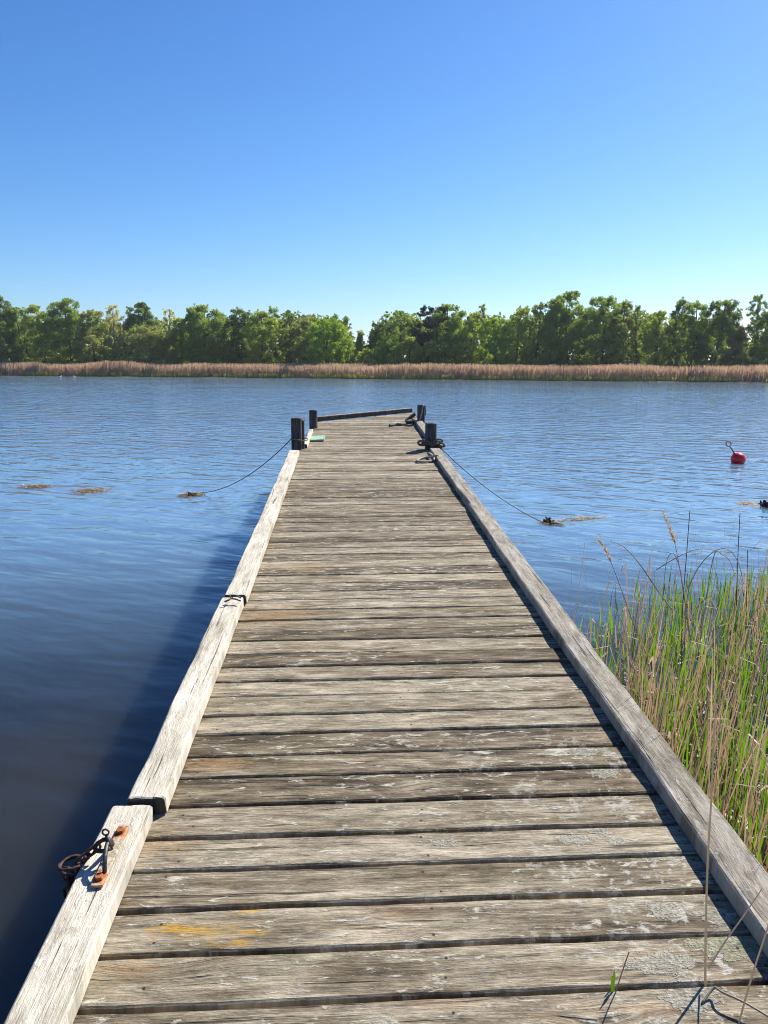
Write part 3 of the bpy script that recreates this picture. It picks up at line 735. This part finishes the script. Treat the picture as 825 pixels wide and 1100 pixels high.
# mint green mat
m_ = MB(); c4 = [on_deck(331.5, 470), on_deck(349.5, 469.6), on_deck(348, 474), on_deck(329.8, 474.3)]
nu, nv = 12, 8; vs = []
for z in (.012, .002):
    for j in range(nv + 1):
        for i in range(nu + 1):
            a, b = i / nu, j / nv
            x = (c4[0][0] * (1 - a) + c4[1][0] * a) * (1 - b) + (c4[3][0] * (1 - a) + c4[2][0] * a) * b
            y = (c4[0][1] * (1 - a) + c4[1][1] * a) * (1 - b) + (c4[3][1] * (1 - a) + c4[2][1] * a) * b
            zz = z + (.006 * mnoise.noise(Vector((x * 9, y * 9, 1))) + (.006 if (i in (0, nu) or j in (0, nv)) else 0) + .008) * (1 if z > .01 else .2)
            vs.append((x, y, zz))
N = (nu + 1) * (nv + 1); fs = []
for j in range(nv):
    for i in range(nu):
        q = (j * (nu + 1) + i, j * (nu + 1) + i + 1, (j + 1) * (nu + 1) + i + 1, (j + 1) * (nu + 1) + i)
        fs += [q[::-1], tuple(x + N for x in q)]
per = [i for i in range(nu + 1)] + [(j) * (nu + 1) + nu for j in range(1, nv + 1)] + [nv * (nu + 1) + i for i in range(nu - 1, -1, -1)] + [j * (nu + 1) for j in range(nv - 1, 0, -1)]
for i in range(len(per)):
    a, b = per[i], per[(i + 1) % len(per)]; fs.append((a, b, b + N, a + N))
m_.add(vs, fs); o = m_.build('mat', MAT_MAT); o.matrix_world = DM
setp(o, 'small mint green mat lying on the boards between the two left posts', 'mat')

# ropes
def sag(p0, p1, drop, n=24): return [p0.lerp(p1, i / n) + Vector((0, 0, -drop * 4 * (i / n) * (1 - i / n))) for i in range(n + 1)]
B, Tp, r = POST['ln']
p0 = at_y(312, 472.5, B.y - r); p1 = on_water(214, 529.5, -.01)
m_ = MB(); m_.tube(sag(p0, p1, .16), .0062, 6)
m_.loop([Vector((B.x + .03 + (r * 1.45) * math.cos(a), B.y + (r * 1.22) * math.sin(a), p0.z + .01 * math.sin(a * 2))) for a in [i * math.pi / 10 for i in range(20)]], .008, 6)
setp(m_.build('mooring_rope', MAT_LINE, None, True), 'thin dark mooring rope sagging from the left post to the water', 'rope')
B2, T2, r2 = POST['rn']
q0 = Vector((B2.x + r2 * 1.05, B2.y - .02, dworld(1.05, 9, 0).z + .10)); q1 = on_water(586, 562.5, -.01)
m_ = MB(); m_.tube(sag(q0, q1, .10), .0062, 6)
setp(m_.build('mooring_rope', MAT_ROPE, None, True), 'thin pale mooring rope running from the near right post to floating straw', 'rope')
# dark rope wound round the near right post, with a loop on the boards
m_ = MB(); zb = dworld(*on_deck(462, 484), 0).z
hel = []
for i in range(76):
    a = i * .26; hel.append(Vector((B2.x + (r2 * 1.22 + .012 * math.sin(i * .7)) * math.cos(a), B2.y + (r2 * 1.22 + .01 * math.cos(i)) * math.sin(a), zb + .075 + .012 * (i / 24) + .012 * math.sin(i * .9))))
m_.tube(hel, .012, 7)
for (sx_, sz_) in ((.10, .09), (.13, .03), (-.10, .05)):
    m_.loop([Vector((B2.x + sx_ + .055 * math.cos(a), B2.y - .07 + .04 * math.sin(a), zb + .07 + sz_ * .5 + .035 * math.sin(a + sx_ * 30))) for a in [i * math.pi / 8 for i in range(16)]], .014, 6)
setp(m_.build('rope_coil', MAT_ROPE_D, None, True), 'dark tangled rope wound round the foot of the near right post', 'rope')
m_ = MB(); lp = [DV(470, 489, .075), DV(466, 490, .065), DV(462.5, 491, .035), DV(458, 491.3, .02), DV(452, 492.3, .018), DV(448.5, 494.5, .018), DV(450.5, 496, .018), DV(457, 496, .018), DV(464, 495, .018), DV(466.5, 492.5, .03), DV(464, 489, .05), DV(461, 487, .05)]
def smooth(pts, n=4):
    out = []
    for i in range(len(pts) - 1):
        a, b, c, d = pts[max(i - 1, 0)], pts[i], pts[i + 1], pts[min(i + 2, len(pts) - 1)]
        for k in range(n):
            t = k / n; out.append(.5 * ((2 * b) + (c - a) * t + (2 * a - 5 * b + 4 * c - d) * t * t + (3 * b - a - 3 * c + d) * t ** 3))
    return out + [pts[-1]]
m_.tube(smooth(lp), .014, 7); o = m_.build('rope_loop', MAT_ROPE, None, True); o.matrix_world = DM
setp(o, 'grey rope loop lying on the boards in front of the near right post', 'rope')
# rope hung over the rear right post, its tail on the boards
B3, T3, r3 = POST['rf']
m_ = MB(); f3 = lambda px, py, dy: at_y(px, py, B3.y + dy)
lp = [f3(457.3, 446, r3 * .4), f3(457, 438, r3 * .1), f3(455.5, 434.4, -.02), f3(454.2, 436.5, -r3 * 1.25), f3(453, 444, -r3 * 1.35), f3(450.5, 452, -r3 * 1.5), f3(448.3, 457.5, -r3 * 1.7), f3(449.5, 460.5, -r3 * 2.2), f3(453, 461, -r3 * 2.4)]
m_.tube(smooth(lp), .011, 6)
setp(m_.build('hanging_rope', MAT_ROPE, None, True), 'pale rope hung over the top of the rear right post', 'rope')
m_ = MB(); lp = [DV(446, 452, .02), DV(441, 453.5, .02), DV(436, 454.5, .02), DV(431, 456, .02), DV(426, 455.6, .02), DV(421, 456.6, .02), DV(418.5, 457, .02)]
m_.tube(smooth(lp), .022, 6); m_.tube(smooth([DV(443, 451.5, .05), DV(438, 452.5, .05), DV(436, 453.8, .03)]), .022, 6)
o = m_.build('rope_tail', MAT_ROPE_D, None, True); o.matrix_world = DM
setp(o, 'dark rope end trailing over the boards left of the rear right post', 'rope')
m_ = MB(); a_, b_ = DV(436.5, 452, .02), DV(446.8, 444, .16)
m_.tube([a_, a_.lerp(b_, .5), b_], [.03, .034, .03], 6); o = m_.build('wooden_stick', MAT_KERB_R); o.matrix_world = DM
setp(o, 'short pale stick leaning against the rear right post', 'stick')

# ------------------------------------------------------------------ floating things
def straw_raft(name, label, cpx, wpx, hpx, n, mat=MAT_FLOAT, dark=0, seed=0, cat='floating straw', ang=0.0):
    random.seed(seed + 50)
    c = on_water(*cpx); W = wpx / F * c.y / 2; Dp = abs(on_water(cpx[0], cpx[1] - hpx / 2).y - c.y)
    ca_, sa_ = math.cos(ang), math.sin(ang)
    o = empty(name, label, cat, loc=c); m_ = MB()
    for i in range(n):
        x, y = max(-1.1, min(1.1, random.gauss(0, .48))) * W, max(-1, min(1, random.gauss(0, .36))) * Dp
        L = random.uniform(.03, .14); a = random.gauss(0, .6); w = random.uniform(.008, .022)
        dx, dy = math.cos(a) * L / 2, math.sin(a) * L / 2; z = random.uniform(.003, .012)
        x, y = x * ca_ - y * sa_, x * sa_ + y * ca_
        m_.add([(x - dx - dy / L * w, y - dy + dx / L * w, z), (x - dx + dy / L * w, y - dy - dx / L * w, z + .002), (x + dx + dy / L * w, y + dy - dx / L * w, z + random.uniform(0, .012)), (x + dx - dy / L * w, y + dy + dx / L * w, z + .002)], [(0, 1, 2, 3)])
    m_.build('straw_bits', mat, o)
    if dark:
        d2_ = MB()
        for i in range(dark):
            x, y = random.gauss(.1, .30) * W, random.gauss(0, .3) * Dp
            d2_.tube([(x, y, -.01), (x + random.uniform(-.07, .07), y + random.uniform(-.04, .04), random.uniform(.01, .05)), (x + random.uniform(-.1, .1), y + random.uniform(-.04, .04), .0)], [.012, .018, .008], 6)
        d2_.build('dark_weed', MAT_DEBRIS, o)
    return o
straw_raft('straw_raft', 'tan floating straw patch farthest left on the water', (38, 523), 34, 5, 260, seed=1)
straw_raft('straw_raft', 'tan floating straw patch in the middle of three left of the jetty', (97, 527.5), 36, 6, 300, seed=2)
straw_raft('straw_raft', 'floating straw with dark weed where the left mooring rope meets the water', (206, 532), 26, 7, 220, seed=3, dark=7)
straw_raft('straw_raft', 'floating straw with dark weed where the right mooring rope meets the water', (590, 562), 20, 5, 110, seed=4, dark=9)
straw_raft('straw_streak', 'thin pale streak of straw drifting right of the right mooring rope end', (625, 557.5), 62, 3, 150, MAT_STRAW, seed=5, ang=.35)
straw_raft('straw_streak', 'pale straw streak leading to a dark weed clump at the right edge', (803, 541), 22, 4, 110, MAT_STRAW, seed=6, ang=.2)
c = on_water(822, 545); o = empty('weed_clump', 'dark weed clump floating at the right edge of the photo', 'weed', loc=c); m_ = MB(); random.seed(3)
for i in range(9):
    x, y = random.gauss(0, .05), random.gauss(.05, .06)
    m_.tube([(x, y, -.01), (x + random.uniform(-.08, .08), y, random.uniform(.03, .10)), (x + random.uniform(-.14, .14), y + random.uniform(-.05, .05), random.uniform(.0, .06))], [.014, .02, .008], 6)
m_.build('stems', MAT_DEBRIS, o)
m_ = MB(); m_.tube([(.0, -.1, -.02), (.04, -.06, .06), (.2, .05, .12)], [.02, .02, .012], 6); m_.build('straw', MAT_STRAW, o)
random.seed(21)

# red buoy
cb = on_water(792.5, 497.5); rb = 15.2 / F * cb.y / 2
buoy = empty('buoy', 'round red mooring buoy with a tilted ring rod on top', 'buoy', loc=(cb.x, cb.y, 0))
m_ = MB(); ns, nr = 28, 18; vs = []; fs = []
for j in range(nr + 1):
    th = math.pi * j / nr
    for i in range(ns):
        a = 2 * math.pi * i / ns; vs.append((rb * math.sin(th) * math.cos(a), rb * math.sin(th) * math.sin(a), rb * math.cos(th) * .97 + rb * .55))
for j in range(nr):
    for i in range(ns): fs.append((j * ns + i, (j + 1) * ns + i, (j + 1) * ns + (i + 1) % ns, j * ns + (i + 1) % ns))
m_.add(vs, fs); m_.build('ball', MAT_BUOY, buoy, True)
m_ = MB(); ra = at_y(789, 487, cb.y) - cb; rt_ = at_y(784, 479.5, cb.y) - cb; rc = at_y(782.6, 476.7, cb.y) - cb
m_.tube([ra, rt_], .012, 8); rod = m_.build('rod', MAT_IRON, buoy, True)
m_ = MB(); rr = 2.7 / F * cb.y
m_.loop([rc + Vector((rr * math.cos(a), .02 * math.sin(a), rr * math.sin(a))) for a in [i * math.pi / 10 for i in range(20)]], .010, 6); m_.build('ring', MAT_IRON, rod, True)
m_ = MB(); d0 = ra - Vector((rb * .06, 0, .0)); m_.tube([ra * .90, ra * 1.03], [.05, .035], 10); m_.build('rod_socket', MAT_BUOY, buoy, True)

# two white water birds near the far reeds
def bird(px, py, L, fx, label):
    c = on_water(px, py); m_ = MB(); n = 12; vs = []; st = []
    for i in range(11):
        t_ = i / 10; x = (t_ - .5) * L; rr = L * .24 * math.sin(math.pi * (t_ * .93 + .04)) ** .7; zc = L * (.16 + .10 * (abs(t_ - .5) * 2) ** 2 * (1 if t_ < .5 else .5))
        st.append(((x * fx, 0, zc), rr))
    m_.tube([s_[0] for s_ in st], [s_[1] for s_ in st], n)
    nk = [(L * .34 * fx, 0, L * .22), (L * .50 * fx, 0, L * .42), (L * .47 * fx, 0, L * .66), (L * .50 * fx, 0, L * .82), (L * .62 * fx, 0, L * .84), (L * .70 * fx, 0, L * .79)]
    m_.tube(smooth([Vector(p) for p in nk]), [L * (.11 - .0022 * i) if i < 12 else L * (.085 - .010 * (i - 12)) for i in range(21)], 10)
    o = m_.build('swan', MAT_WHITE, None, True); o.location = (c.x, c.y, -.02)
    return setp(o, label, 'swan', 'white birds by the far reeds')
bird(64.6, 405.6, .40, 1, 'white bird afloat just off the far reeds, the nearer left one')
bird(80.4, 405.1, .34, -1, 'white bird sitting closer in under the far reeds, the right one')

# ------------------------------------------------------------------ near reeds on the right
def kerb_x(Y): return (DM @ Vector((1.155, Y, 0))).x
def blade(mb_, base, H, lean, bend, w, yaw, tip=.1, n=6):
    base = Vector(base); dr = Vector((math.cos(yaw), math.sin(yaw), 0)); pts = []; ws = []
    for i in range(n + 1):
        t_ = i / n
        pts.append(base + Vector((lean[0] * t_ * H, lean[1] * t_ * H, H * t_ * (1 - .35 * bend * t_ * t_))) + dr * (bend * H * .55 * t_ ** 2.4))
        ws.append(w * (1 - (1 - tip) * t_ ** 2.2) if i < n else w * tip * .3)
    sd_ = random.uniform(-.9, .9); mb_.ribbon(pts, ws, (math.cos(sd_), math.sin(sd_), 0))
def reed_pos():
    while True:
        Y = random.uniform(1.5, 6.5); xk = kerb_x(Y)
        x0 = xk + .04 + max(0, Y - 4.0) * .16 + (max(0, Y - 4.3) ** 1.5) * .34
        x1 = .53 * Y + 1.3
        if x1 < x0: continue
        X = random.uniform(x0, x1)
        edge = (X - x0)
        if Y > 4.6 and random.random() > min(1, .16 + edge * .8): continue
        if random.random() < .25 + .75 * (mnoise.noise(Vector((X * 2.2, Y * 2.2, 3))) > .02):
            return X, Y
g_ = MB()
for i in range(2700):
    X, Y = reed_pos(); H = random.uniform(.30, .68) * (1.0 if Y < 4.5 else .72)
    if random.random() < .35: H *= .55
    blade(g_, (X, Y, -.05), H, (random.gauss(.02, .10), random.gauss(-.0, .07)), max(0, random.gauss(.08, .16)), random.uniform(.006, .015), random.uniform(0, 6.28))
setp(g_.build('green_reeds', MAT_GREEN), 'dense young green reeds standing in the water right of the jetty', 'reeds', kind='stuff')
g_ = MB()
tus = [(kerb_x(Y) + dx, Y) for (dx, Y) in ((.18, 2.4), (.42, 2.9), (.22, 3.35), (.62, 3.5), (.5, 2.2), (.9, 3.1), (1.05, 4.2), (.55, 4.3), (1.3, 5.0), (1.4, 3.7), (.85, 5.0), (1.9, 5.4), (.25, 1.9), (.75, 2.55), (1.6, 4.4))]
for i in range(440):
    if random.random() < .66:
        cx_, cy_ = random.choice(tus + tus[:4] * 2); X, Y = cx_ + random.gauss(0, .07), cy_ + random.gauss(0, .10); le = (random.gauss(.09, .06), random.gauss(.0, .05))
        H = random.uniform(.5, 1.02)
    else:
        X, Y = reed_pos(); le = (random.gauss(.03, .13), random.gauss(0, .10)); H = random.uniform(.25, .7) if random.random() < .8 else random.uniform(.6, .95)
    if X < kerb_x(Y) + .02: continue
    if Y < 2.6: H *= .85
    if Y > 4.6: H *= .72
    blade(g_, (X, Y, -.05), H, le, max(0, random.gauss(.06, .12)), random.uniform(.003, .0075), random.uniform(0, 6.28), tip=.3)
for i in range(70):
    Y = random.uniform(1.75, 3.3); X = kerb_x(Y) + random.uniform(.03, .22)
    blade(g_, (X, Y, -.05), random.uniform(.75, 1.12), (random.gauss(.06, .08), random.gauss(.02, .06)), max(0, random.gauss(.05, .1)), random.uniform(.004, .008), random.uniform(0, 6.28), tip=.3)
for i in range(1000):                      # dead stubble and torn leaves at the foot
    X, Y = reed_pos(); H = random.uniform(.06, .30)
    blade(g_, (X, Y, -.04), H, (random.gauss(0, .45), random.gauss(0, .35)), max(0, random.gauss(.2, .4)), random.uniform(.004, .012), random.uniform(0, 6.28), tip=.4)
for i in range(130):                       # thin tall stalks over the rest
    X, Y = reed_pos(); blade(g_, (X, Y, -.05), random.uniform(.75, 1.12) * (.85 if Y > 4.8 else 1), (random.gauss(.04, .10), random.gauss(0, .07)), max(0, random.gauss(.03, .05)), random.uniform(.0022, .0042), random.uniform(0, 6.28), tip=.4)
for i in range(190):                       # leaves folded over half way up
    X, Y = reed_pos(); a = random.uniform(0, 6.28); h_ = random.uniform(.25, .6); L = random.uniform(.1, .3)
    if X + math.cos(a) * L < kerb_x(Y) + .03: continue
    P = [Vector((X, Y, -.05)), Vector((X + .01, Y, h_ * .6)), Vector((X + math.cos(a) * L * .25, Y + math.sin(a) * L * .25, h_)), Vector((X + math.cos(a) * L * .6, Y + math.sin(a) * L * .6, h_ * .98)), Vector((X + math.cos(a) * L, Y + math.sin(a) * L, h_ - random.uniform(.05, .2)))]
    g_.ribbon(P, [.006, .007, .008, .006, .002], (-math.sin(a), math.cos(a), 0))
for i in range(260):                       # broken, slanting straws
    X, Y = reed_pos(); a = random.uniform(0, 6.28); L = random.uniform(.2, .6)
    if X + math.cos(a) * L < kerb_x(Y) + .03: continue
    blade(g_, (X, Y, random.uniform(0, .12)), random.uniform(.08, .4), (math.cos(a) * L * 1.6, math.sin(a) * L * 1.6), 0, random.uniform(.004, .008), a, .5)
setp(g_.build('dry_reeds', MAT_TAN), 'tan dry reed stalks mixed through the green reeds right of the jetty', 'reeds', kind='stuff')
g_ = MB()
for i in range(2600):
    X, Y = reed_pos()
    if Y > 5.6 or (Y > 4.2 and random.random() < .75): continue
    L = random.uniform(.02, .12); a = random.uniform(0, 6.28); w = random.uniform(.003, .009); z = random.uniform(.0, .10) * (1 if Y < 4.6 else .3) + .004
    d1 = Vector((math.cos(a), math.sin(a), random.uniform(-.3, .5))) * L / 2; s1 = Vector((-math.sin(a), math.cos(a), random.uniform(-.6, .6))) * w
    c = Vector((X, Y, z + L * .2)); g_.add([c - d1 - s1, c - d1 + s1, c + d1 + s1, c + d1 - s1], [(0, 1, 2, 3)])
setp(g_.build('reed_litter', MAT_LITTER), 'pale broken reed litter at the foot of the near reeds', 'litter', kind='stuff')

# single stalks one can pick out
def px_path(pts, Y):
    return smooth([at_y(p[0], p[1], Y + (p[2] if len(p) > 2 else 0)) for p in pts], 5)
def stalk(name, label, pts, Y, r0=.003, r1=.0015, mat=MAT_STALK, plume=None, flatw=None, cat='reed', group='tall dry reeds on the right'):
    P = px_path(pts, Y); base = Vector(P[0]); o = empty(name, label, cat, loc=base, group=group); m_ = MB()
    P = [p - base for p in P]; n = len(P)
    if flatw: m_.ribbon(P, [flatw * (1 - .75 * (i / (n - 1)) ** 2) for i in range(n)], (.75, .66, 0))
    m_.tube(P, [r0 + (r1 - r0) * i / (n - 1) for i in range(n)], 5)
    m_.build('stem', mat, o, True)
    if plume:
        q = MB(); Pp = [p - base for p in px_path(plume[0], Y)]; hp = plume[1]
        for i in range(130):
            t_ = random.random(); k_ = min(int(t_ * (len(Pp) - 1)), len(Pp) - 2); c = Pp[k_].lerp(Pp[k_ + 1], t_ * (len(Pp) - 1) - k_)
            ax = (Pp[k_ + 1] - Pp[k_]).normalized(); sd_ = Vector((random.gauss(0, 1), random.gauss(0, 1), random.gauss(0, .6))).normalized()
            L = hp * (1.2 - .7 * t_) * random.uniform(.5, 1.2); e = c + ax * L * .8 + sd_ * L * .55; sw = ax.cross(sd_).normalized() * .0022
            q.add([c - sw, c + sw, e + sw * .7, e - sw * .7], [(0, 1, 2, 3)])
        q.build('plume', MAT_PLUME, o)
    return o
G = 'tall dry reeds on the right'
stalk('dry_reed', 'dry reed with a feathery plume, leaning farthest left over the water', [(703, 760), (690, 700), (674, 652), (658, 608), (651, 592)], 4.3, plume=([(656, 604), (650, 590), (641, 577)], .034))
stalk('dry_reed', 'taller plumed dry reed with its fluffy head just above the arching blades', [(748, 760), (740, 680), (730, 610), (724, 580)], 4.4, plume=([(726, 584), (719, 566), (712, 550)], .036))
stalk('dry_reed', 'straight bare dark stem rising tall between a plumed reed and the arches', [(732, 740), (733, 660), (738, 590), (741, 549)], 4.4, .003, .0022, MAT_ROPE_D)
stalk('dry_reed', 'straight bare dark stem rising tall near the right edge over the reeds', [(790, 730), (791, 650), (793, 590), (795, 551)], 4.6, .003, .0022, MAT_ROPE_D)
stalk('dry_reed', 'short bare stem standing between the tall right stem and the edge', [(800, 720), (802, 650), (803, 591)], 4.8, .003, .002, MAT_ROPE_D)
stalk('bent_reed', 'grey blade arching high with a white drooping tip', [(735, 700), (738, 645), (745, 619), (760, 598), (776, 589), (787, 594), (794, 607), (798, 624)], 4.2, .0035, .002, MAT_STRAW, flatw=.009, group=None)
stalk('bent_reed', 'pale blade arching just under the highest arching blade', [(752, 690), (766, 600), (776, 596), (784, 603), (790, 620)], 4.35, .003, .002, MAT_STRAW, flatw=.008, group=None)
stalk('bent_reed', 'long dark blade leaning up left, its base bleached white', [(722, 655), (707, 635), (690, 610), (678, 595), (668, 586), (655, 581)], 4.2, .0042, .0018, MAT_STRAW, flatw=.010, group=None)
stalk('bent_reed', 'thin blade curving over left at the height of the dark arch tip', [(742, 690), (732, 620), (727, 601), (722, 594), (716, 604), (712, 640)], 4.25, .003, .002, MAT_STRAW, flatw=.008, group=None)
stalk('bent_reed', 'long thin flat arch reaching right across the reed tops', [(705, 612), (725, 600), (745, 591), (762, 590), (775, 594)], 4.3, .003, .0016, MAT_STRAW, flatw=.007, group=None)
stalk('bent_reed', 'white dead leaf bowed over low in front of the green reeds', [(708, 800), (688, 735), (672, 695), (662, 671), (654, 659)], 3.6, .0035, .002, MAT_STRAW, flatw=.010, group=None)
stalk('bent_reed', 'second white dead leaf crossing close beside the low bowed one', [(700, 770), (682, 720), (674, 690), (668, 668), (660, 655), (653, 652)], 3.75, .003, .0015, MAT_STRAW, flatw=.008, group=None)
stalk('bent_reed', 'short pale blade hooked over right in the middle of the green reeds', [(772, 720), (770, 680), (766, 652), (772, 654), (778, 661), (781, 668)], 3.8, .003, .002, MAT_STRAW, flatw=.008, group=None)
stalk('bent_reed', 'pale bowed blade entering from the right edge across the reeds', [(805, 670), (811, 657), (820, 651), (836, 650), (850, 662)], 3.7, .003, .002, MAT_STRAW, flatw=.009, group=None)
stalk('bent_reed', 'long straw slanting down right through the green reeds', [(748, 775), (728, 735), (708, 698), (692, 670)], 3.5, .0028, .002, MAT_STRAW, group=None)
# weeds growing up through the boards
def weed(name, label, pts, r0, r1, mat, base, cat='plant stalk'):
    o = empty(name, label, cat, loc=base); m_ = MB(); P = smooth([Vector(p) - base for p in pts], 5); n = len(P)
    m_.tube(P, [r0 + (r1 - r0) * i / (n - 1) for i in range(n)], 6); m_.build('stem', mat, o, True); return o
b = dworld(*on_deck(758, 1057), -.01); Y = b.y
o = weed('dry_stalk', 'thin upright straw growing out of the gap between the near right boards', [b, at_y(758, 1010, Y), at_y(760, 930, Y), at_y(764, 860, Y), at_y(767, 790, Y + .01), at_y(769, 735, Y + .03)], .0030, .0014, MAT_STRAW, b)
m_ = MB(); P = smooth([at_y(761, 1040, Y) - b, at_y(780, 1010, Y - .01) - b, at_y(800, 982, Y - .02) - b, at_y(819, 954, Y - .03) - b], 4)
m_.ribbon(P, [.0045 * (1 - .6 * i / (len(P) - 1)) for i in range(len(P))], (.6, -.6, .5)); m_.tube(P, [.0022 * (1 - .5 * i / (len(P) - 1)) for i in range(len(P))], 5); m_.build('leaf', MAT_STRAW, o)
b = dworld(*on_deck(793, 1100), -.01); Y = b.y
weed('dry_stalk', 'thin leaning straw nearest the bottom right corner', [b, at_y(801, 1072, Y), at_y(812, 1035, Y), at_y(826, 992, Y), at_y(836, 950, Y)], .0022, .0015, MAT_STRAW, b)
b = dworld(*on_deck(754, 1079), .004); 
weed('fallen_straw', 'bent grey straw lying across the near right boards', [b, dworld(*on_deck(766, 1069), .02), dworld(*on_deck(776, 1066, .03), .03), dworld(*on_deck(800, 1077, .03), .03), dworld(*on_deck(832, 1096, .02), .02)], .0030, .0028, MAT_STALK, b)
b = dworld(*on_deck(659, 1066), -.01); Y = b.y
o = empty('grass_shoot', 'small bright green shoot sprouting between the near boards', 'grass shoot', loc=b); m_ = MB()
for (tx, ty, w, dy) in ((660, 1041, .012, 0), (657, 1048, .009, .01)):
    P = smooth([Vector((0, 0, 0)), at_y(658, 1058, Y + dy) - b, at_y((659 + tx) / 2, 1050, Y + dy) - b, at_y(tx, ty, Y + dy) - b], 4)
    m_.ribbon(P, [w * math.sin(math.pi * (.18 + .8 * i / (len(P) - 1))) for i in range(len(P))], (.9, .3, 0))
m_.build('blade', MAT_GREEN, o)
m_ = MB(); P = smooth([Vector((.004, 0, 0)), at_y(667, 1048, Y) - b, at_y(676, 1022, Y) - b], 4); m_.tube(P, [.0014] * len(P), 5); m_.build('stem', MAT_TAN, o)

# thin spring haze over the lake
hm = bpy.data.materials.new('thin_haze'); hm.use_nodes = True; hn = hm.node_tree; hn.nodes.clear()
ho = hn.nodes.new('ShaderNodeOutputMaterial'); hv = hn.nodes.new('ShaderNodeVolumePrincipled')
hv.inputs['Color'].default_value = (.86, .92, 1, 1); hv.inputs['Density'].default_value = .00022; hv.inputs['Anisotropy'].default_value = .2
hn.links.new(hv.outputs[0], ho.inputs['Volume'])
mb = MB(); X0, X1, Y0, Y1, Z0, Z1 = -6900, 6900, -6900, 6900, -3.3, 14.5
mb.add([(X0, Y0, Z0), (X1, Y0, Z0), (X1, Y1, Z0), (X0, Y1, Z0), (X0, Y0, Z1), (X1, Y0, Z1), (X1, Y1, Z1), (X0, Y1, Z1)],
       [(3, 2, 1, 0), (4, 5, 6, 7), (0, 1, 5, 4), (1, 2, 6, 5), (2, 3, 7, 6), (3, 0, 4, 7)])
setp(mb.build('haze', hm), kind='stuff')

# ------------------------------------------------------------------ light
SUN_EL, SUN_AZ = R(43), R(43)              # ahead and to the right
w = bpy.data.worlds.new('World'); scene.world = w; w.use_nodes = True; nt = w.node_tree; nt.nodes.clear()
sky = nt.nodes.new('ShaderNodeTexSky'); sky.sky_type = 'NISHITA'; sky.sun_disc = False
sky.sun_elevation = SUN_EL; sky.sun_rotation = SUN_AZ; sky.altitude = 0; sky.air_density = 1.0; sky.dust_density = .35; sky.ozone_density = 2.0
# clear spring air: a deeper, cleaner blue than the stock atmosphere
sep = nt.nodes.new('ShaderNodeSeparateColor'); hs = nt.nodes.new('ShaderNodeCombineColor'); nt.links.new(sky.outputs[0], sep.inputs[0])
for ch_i, (gain, gam) in enumerate(((.266, 1.45), (.507, 1.2), (.97, 1.0))):
    pw = nt.nodes.new('ShaderNodeMath'); pw.operation = 'POWER'; pw.inputs[1].default_value = gam
    ml = nt.nodes.new('ShaderNodeMath'); ml.operation = 'MULTIPLY'; ml.inputs[1].default_value = gain
    nt.links.new(sep.outputs[ch_i], pw.inputs[0]); nt.links.new(pw.outputs[0], ml.inputs[0]); nt.links.new(ml.outputs[0], hs.inputs[ch_i])
bg = nt.nodes.new('ShaderNodeBackground'); bg.inputs[1].default_value = .085
out = nt.nodes.new('ShaderNodeOutputWorld')
nt.links.new(hs.outputs[0], bg.inputs[0]); nt.links.new(bg.outputs[0], out.inputs[0])
sun = bpy.data.lights.new('sun', 'SUN'); sun.energy = 5.0; sun.angle = R(.5); sun.color = (1, .95, .86)
so = bpy.data.objects.new('sun', sun); col.objects.link(so)
sd = Vector((math.sin(SUN_AZ) * math.cos(SUN_EL), math.cos(SUN_AZ) * math.cos(SUN_EL), math.sin(SUN_EL)))
so.rotation_euler = sd.to_track_quat('Z', 'Y').to_euler(); so.location = sd * 50

scene.view_settings.view_transform = 'Standard'; scene.view_settings.look = 'None'
scene.view_settings.exposure = 0.85; scene.view_settings.gamma = 1.0
scene.render.engine = 'CYCLES'
scene.cycles.use_denoising = True; scene.cycles.filter_width = 1.0
scene.cycles.max_bounces = 6; scene.cycles.diffuse_bounces = 4; scene.cycles.glossy_bounces = 3; scene.cycles.transmission_bounces = 3
scene.cycles.caustics_reflective = False; scene.cycles.caustics_refractive = False
scene.cycles.sample_clamp_indirect = 6
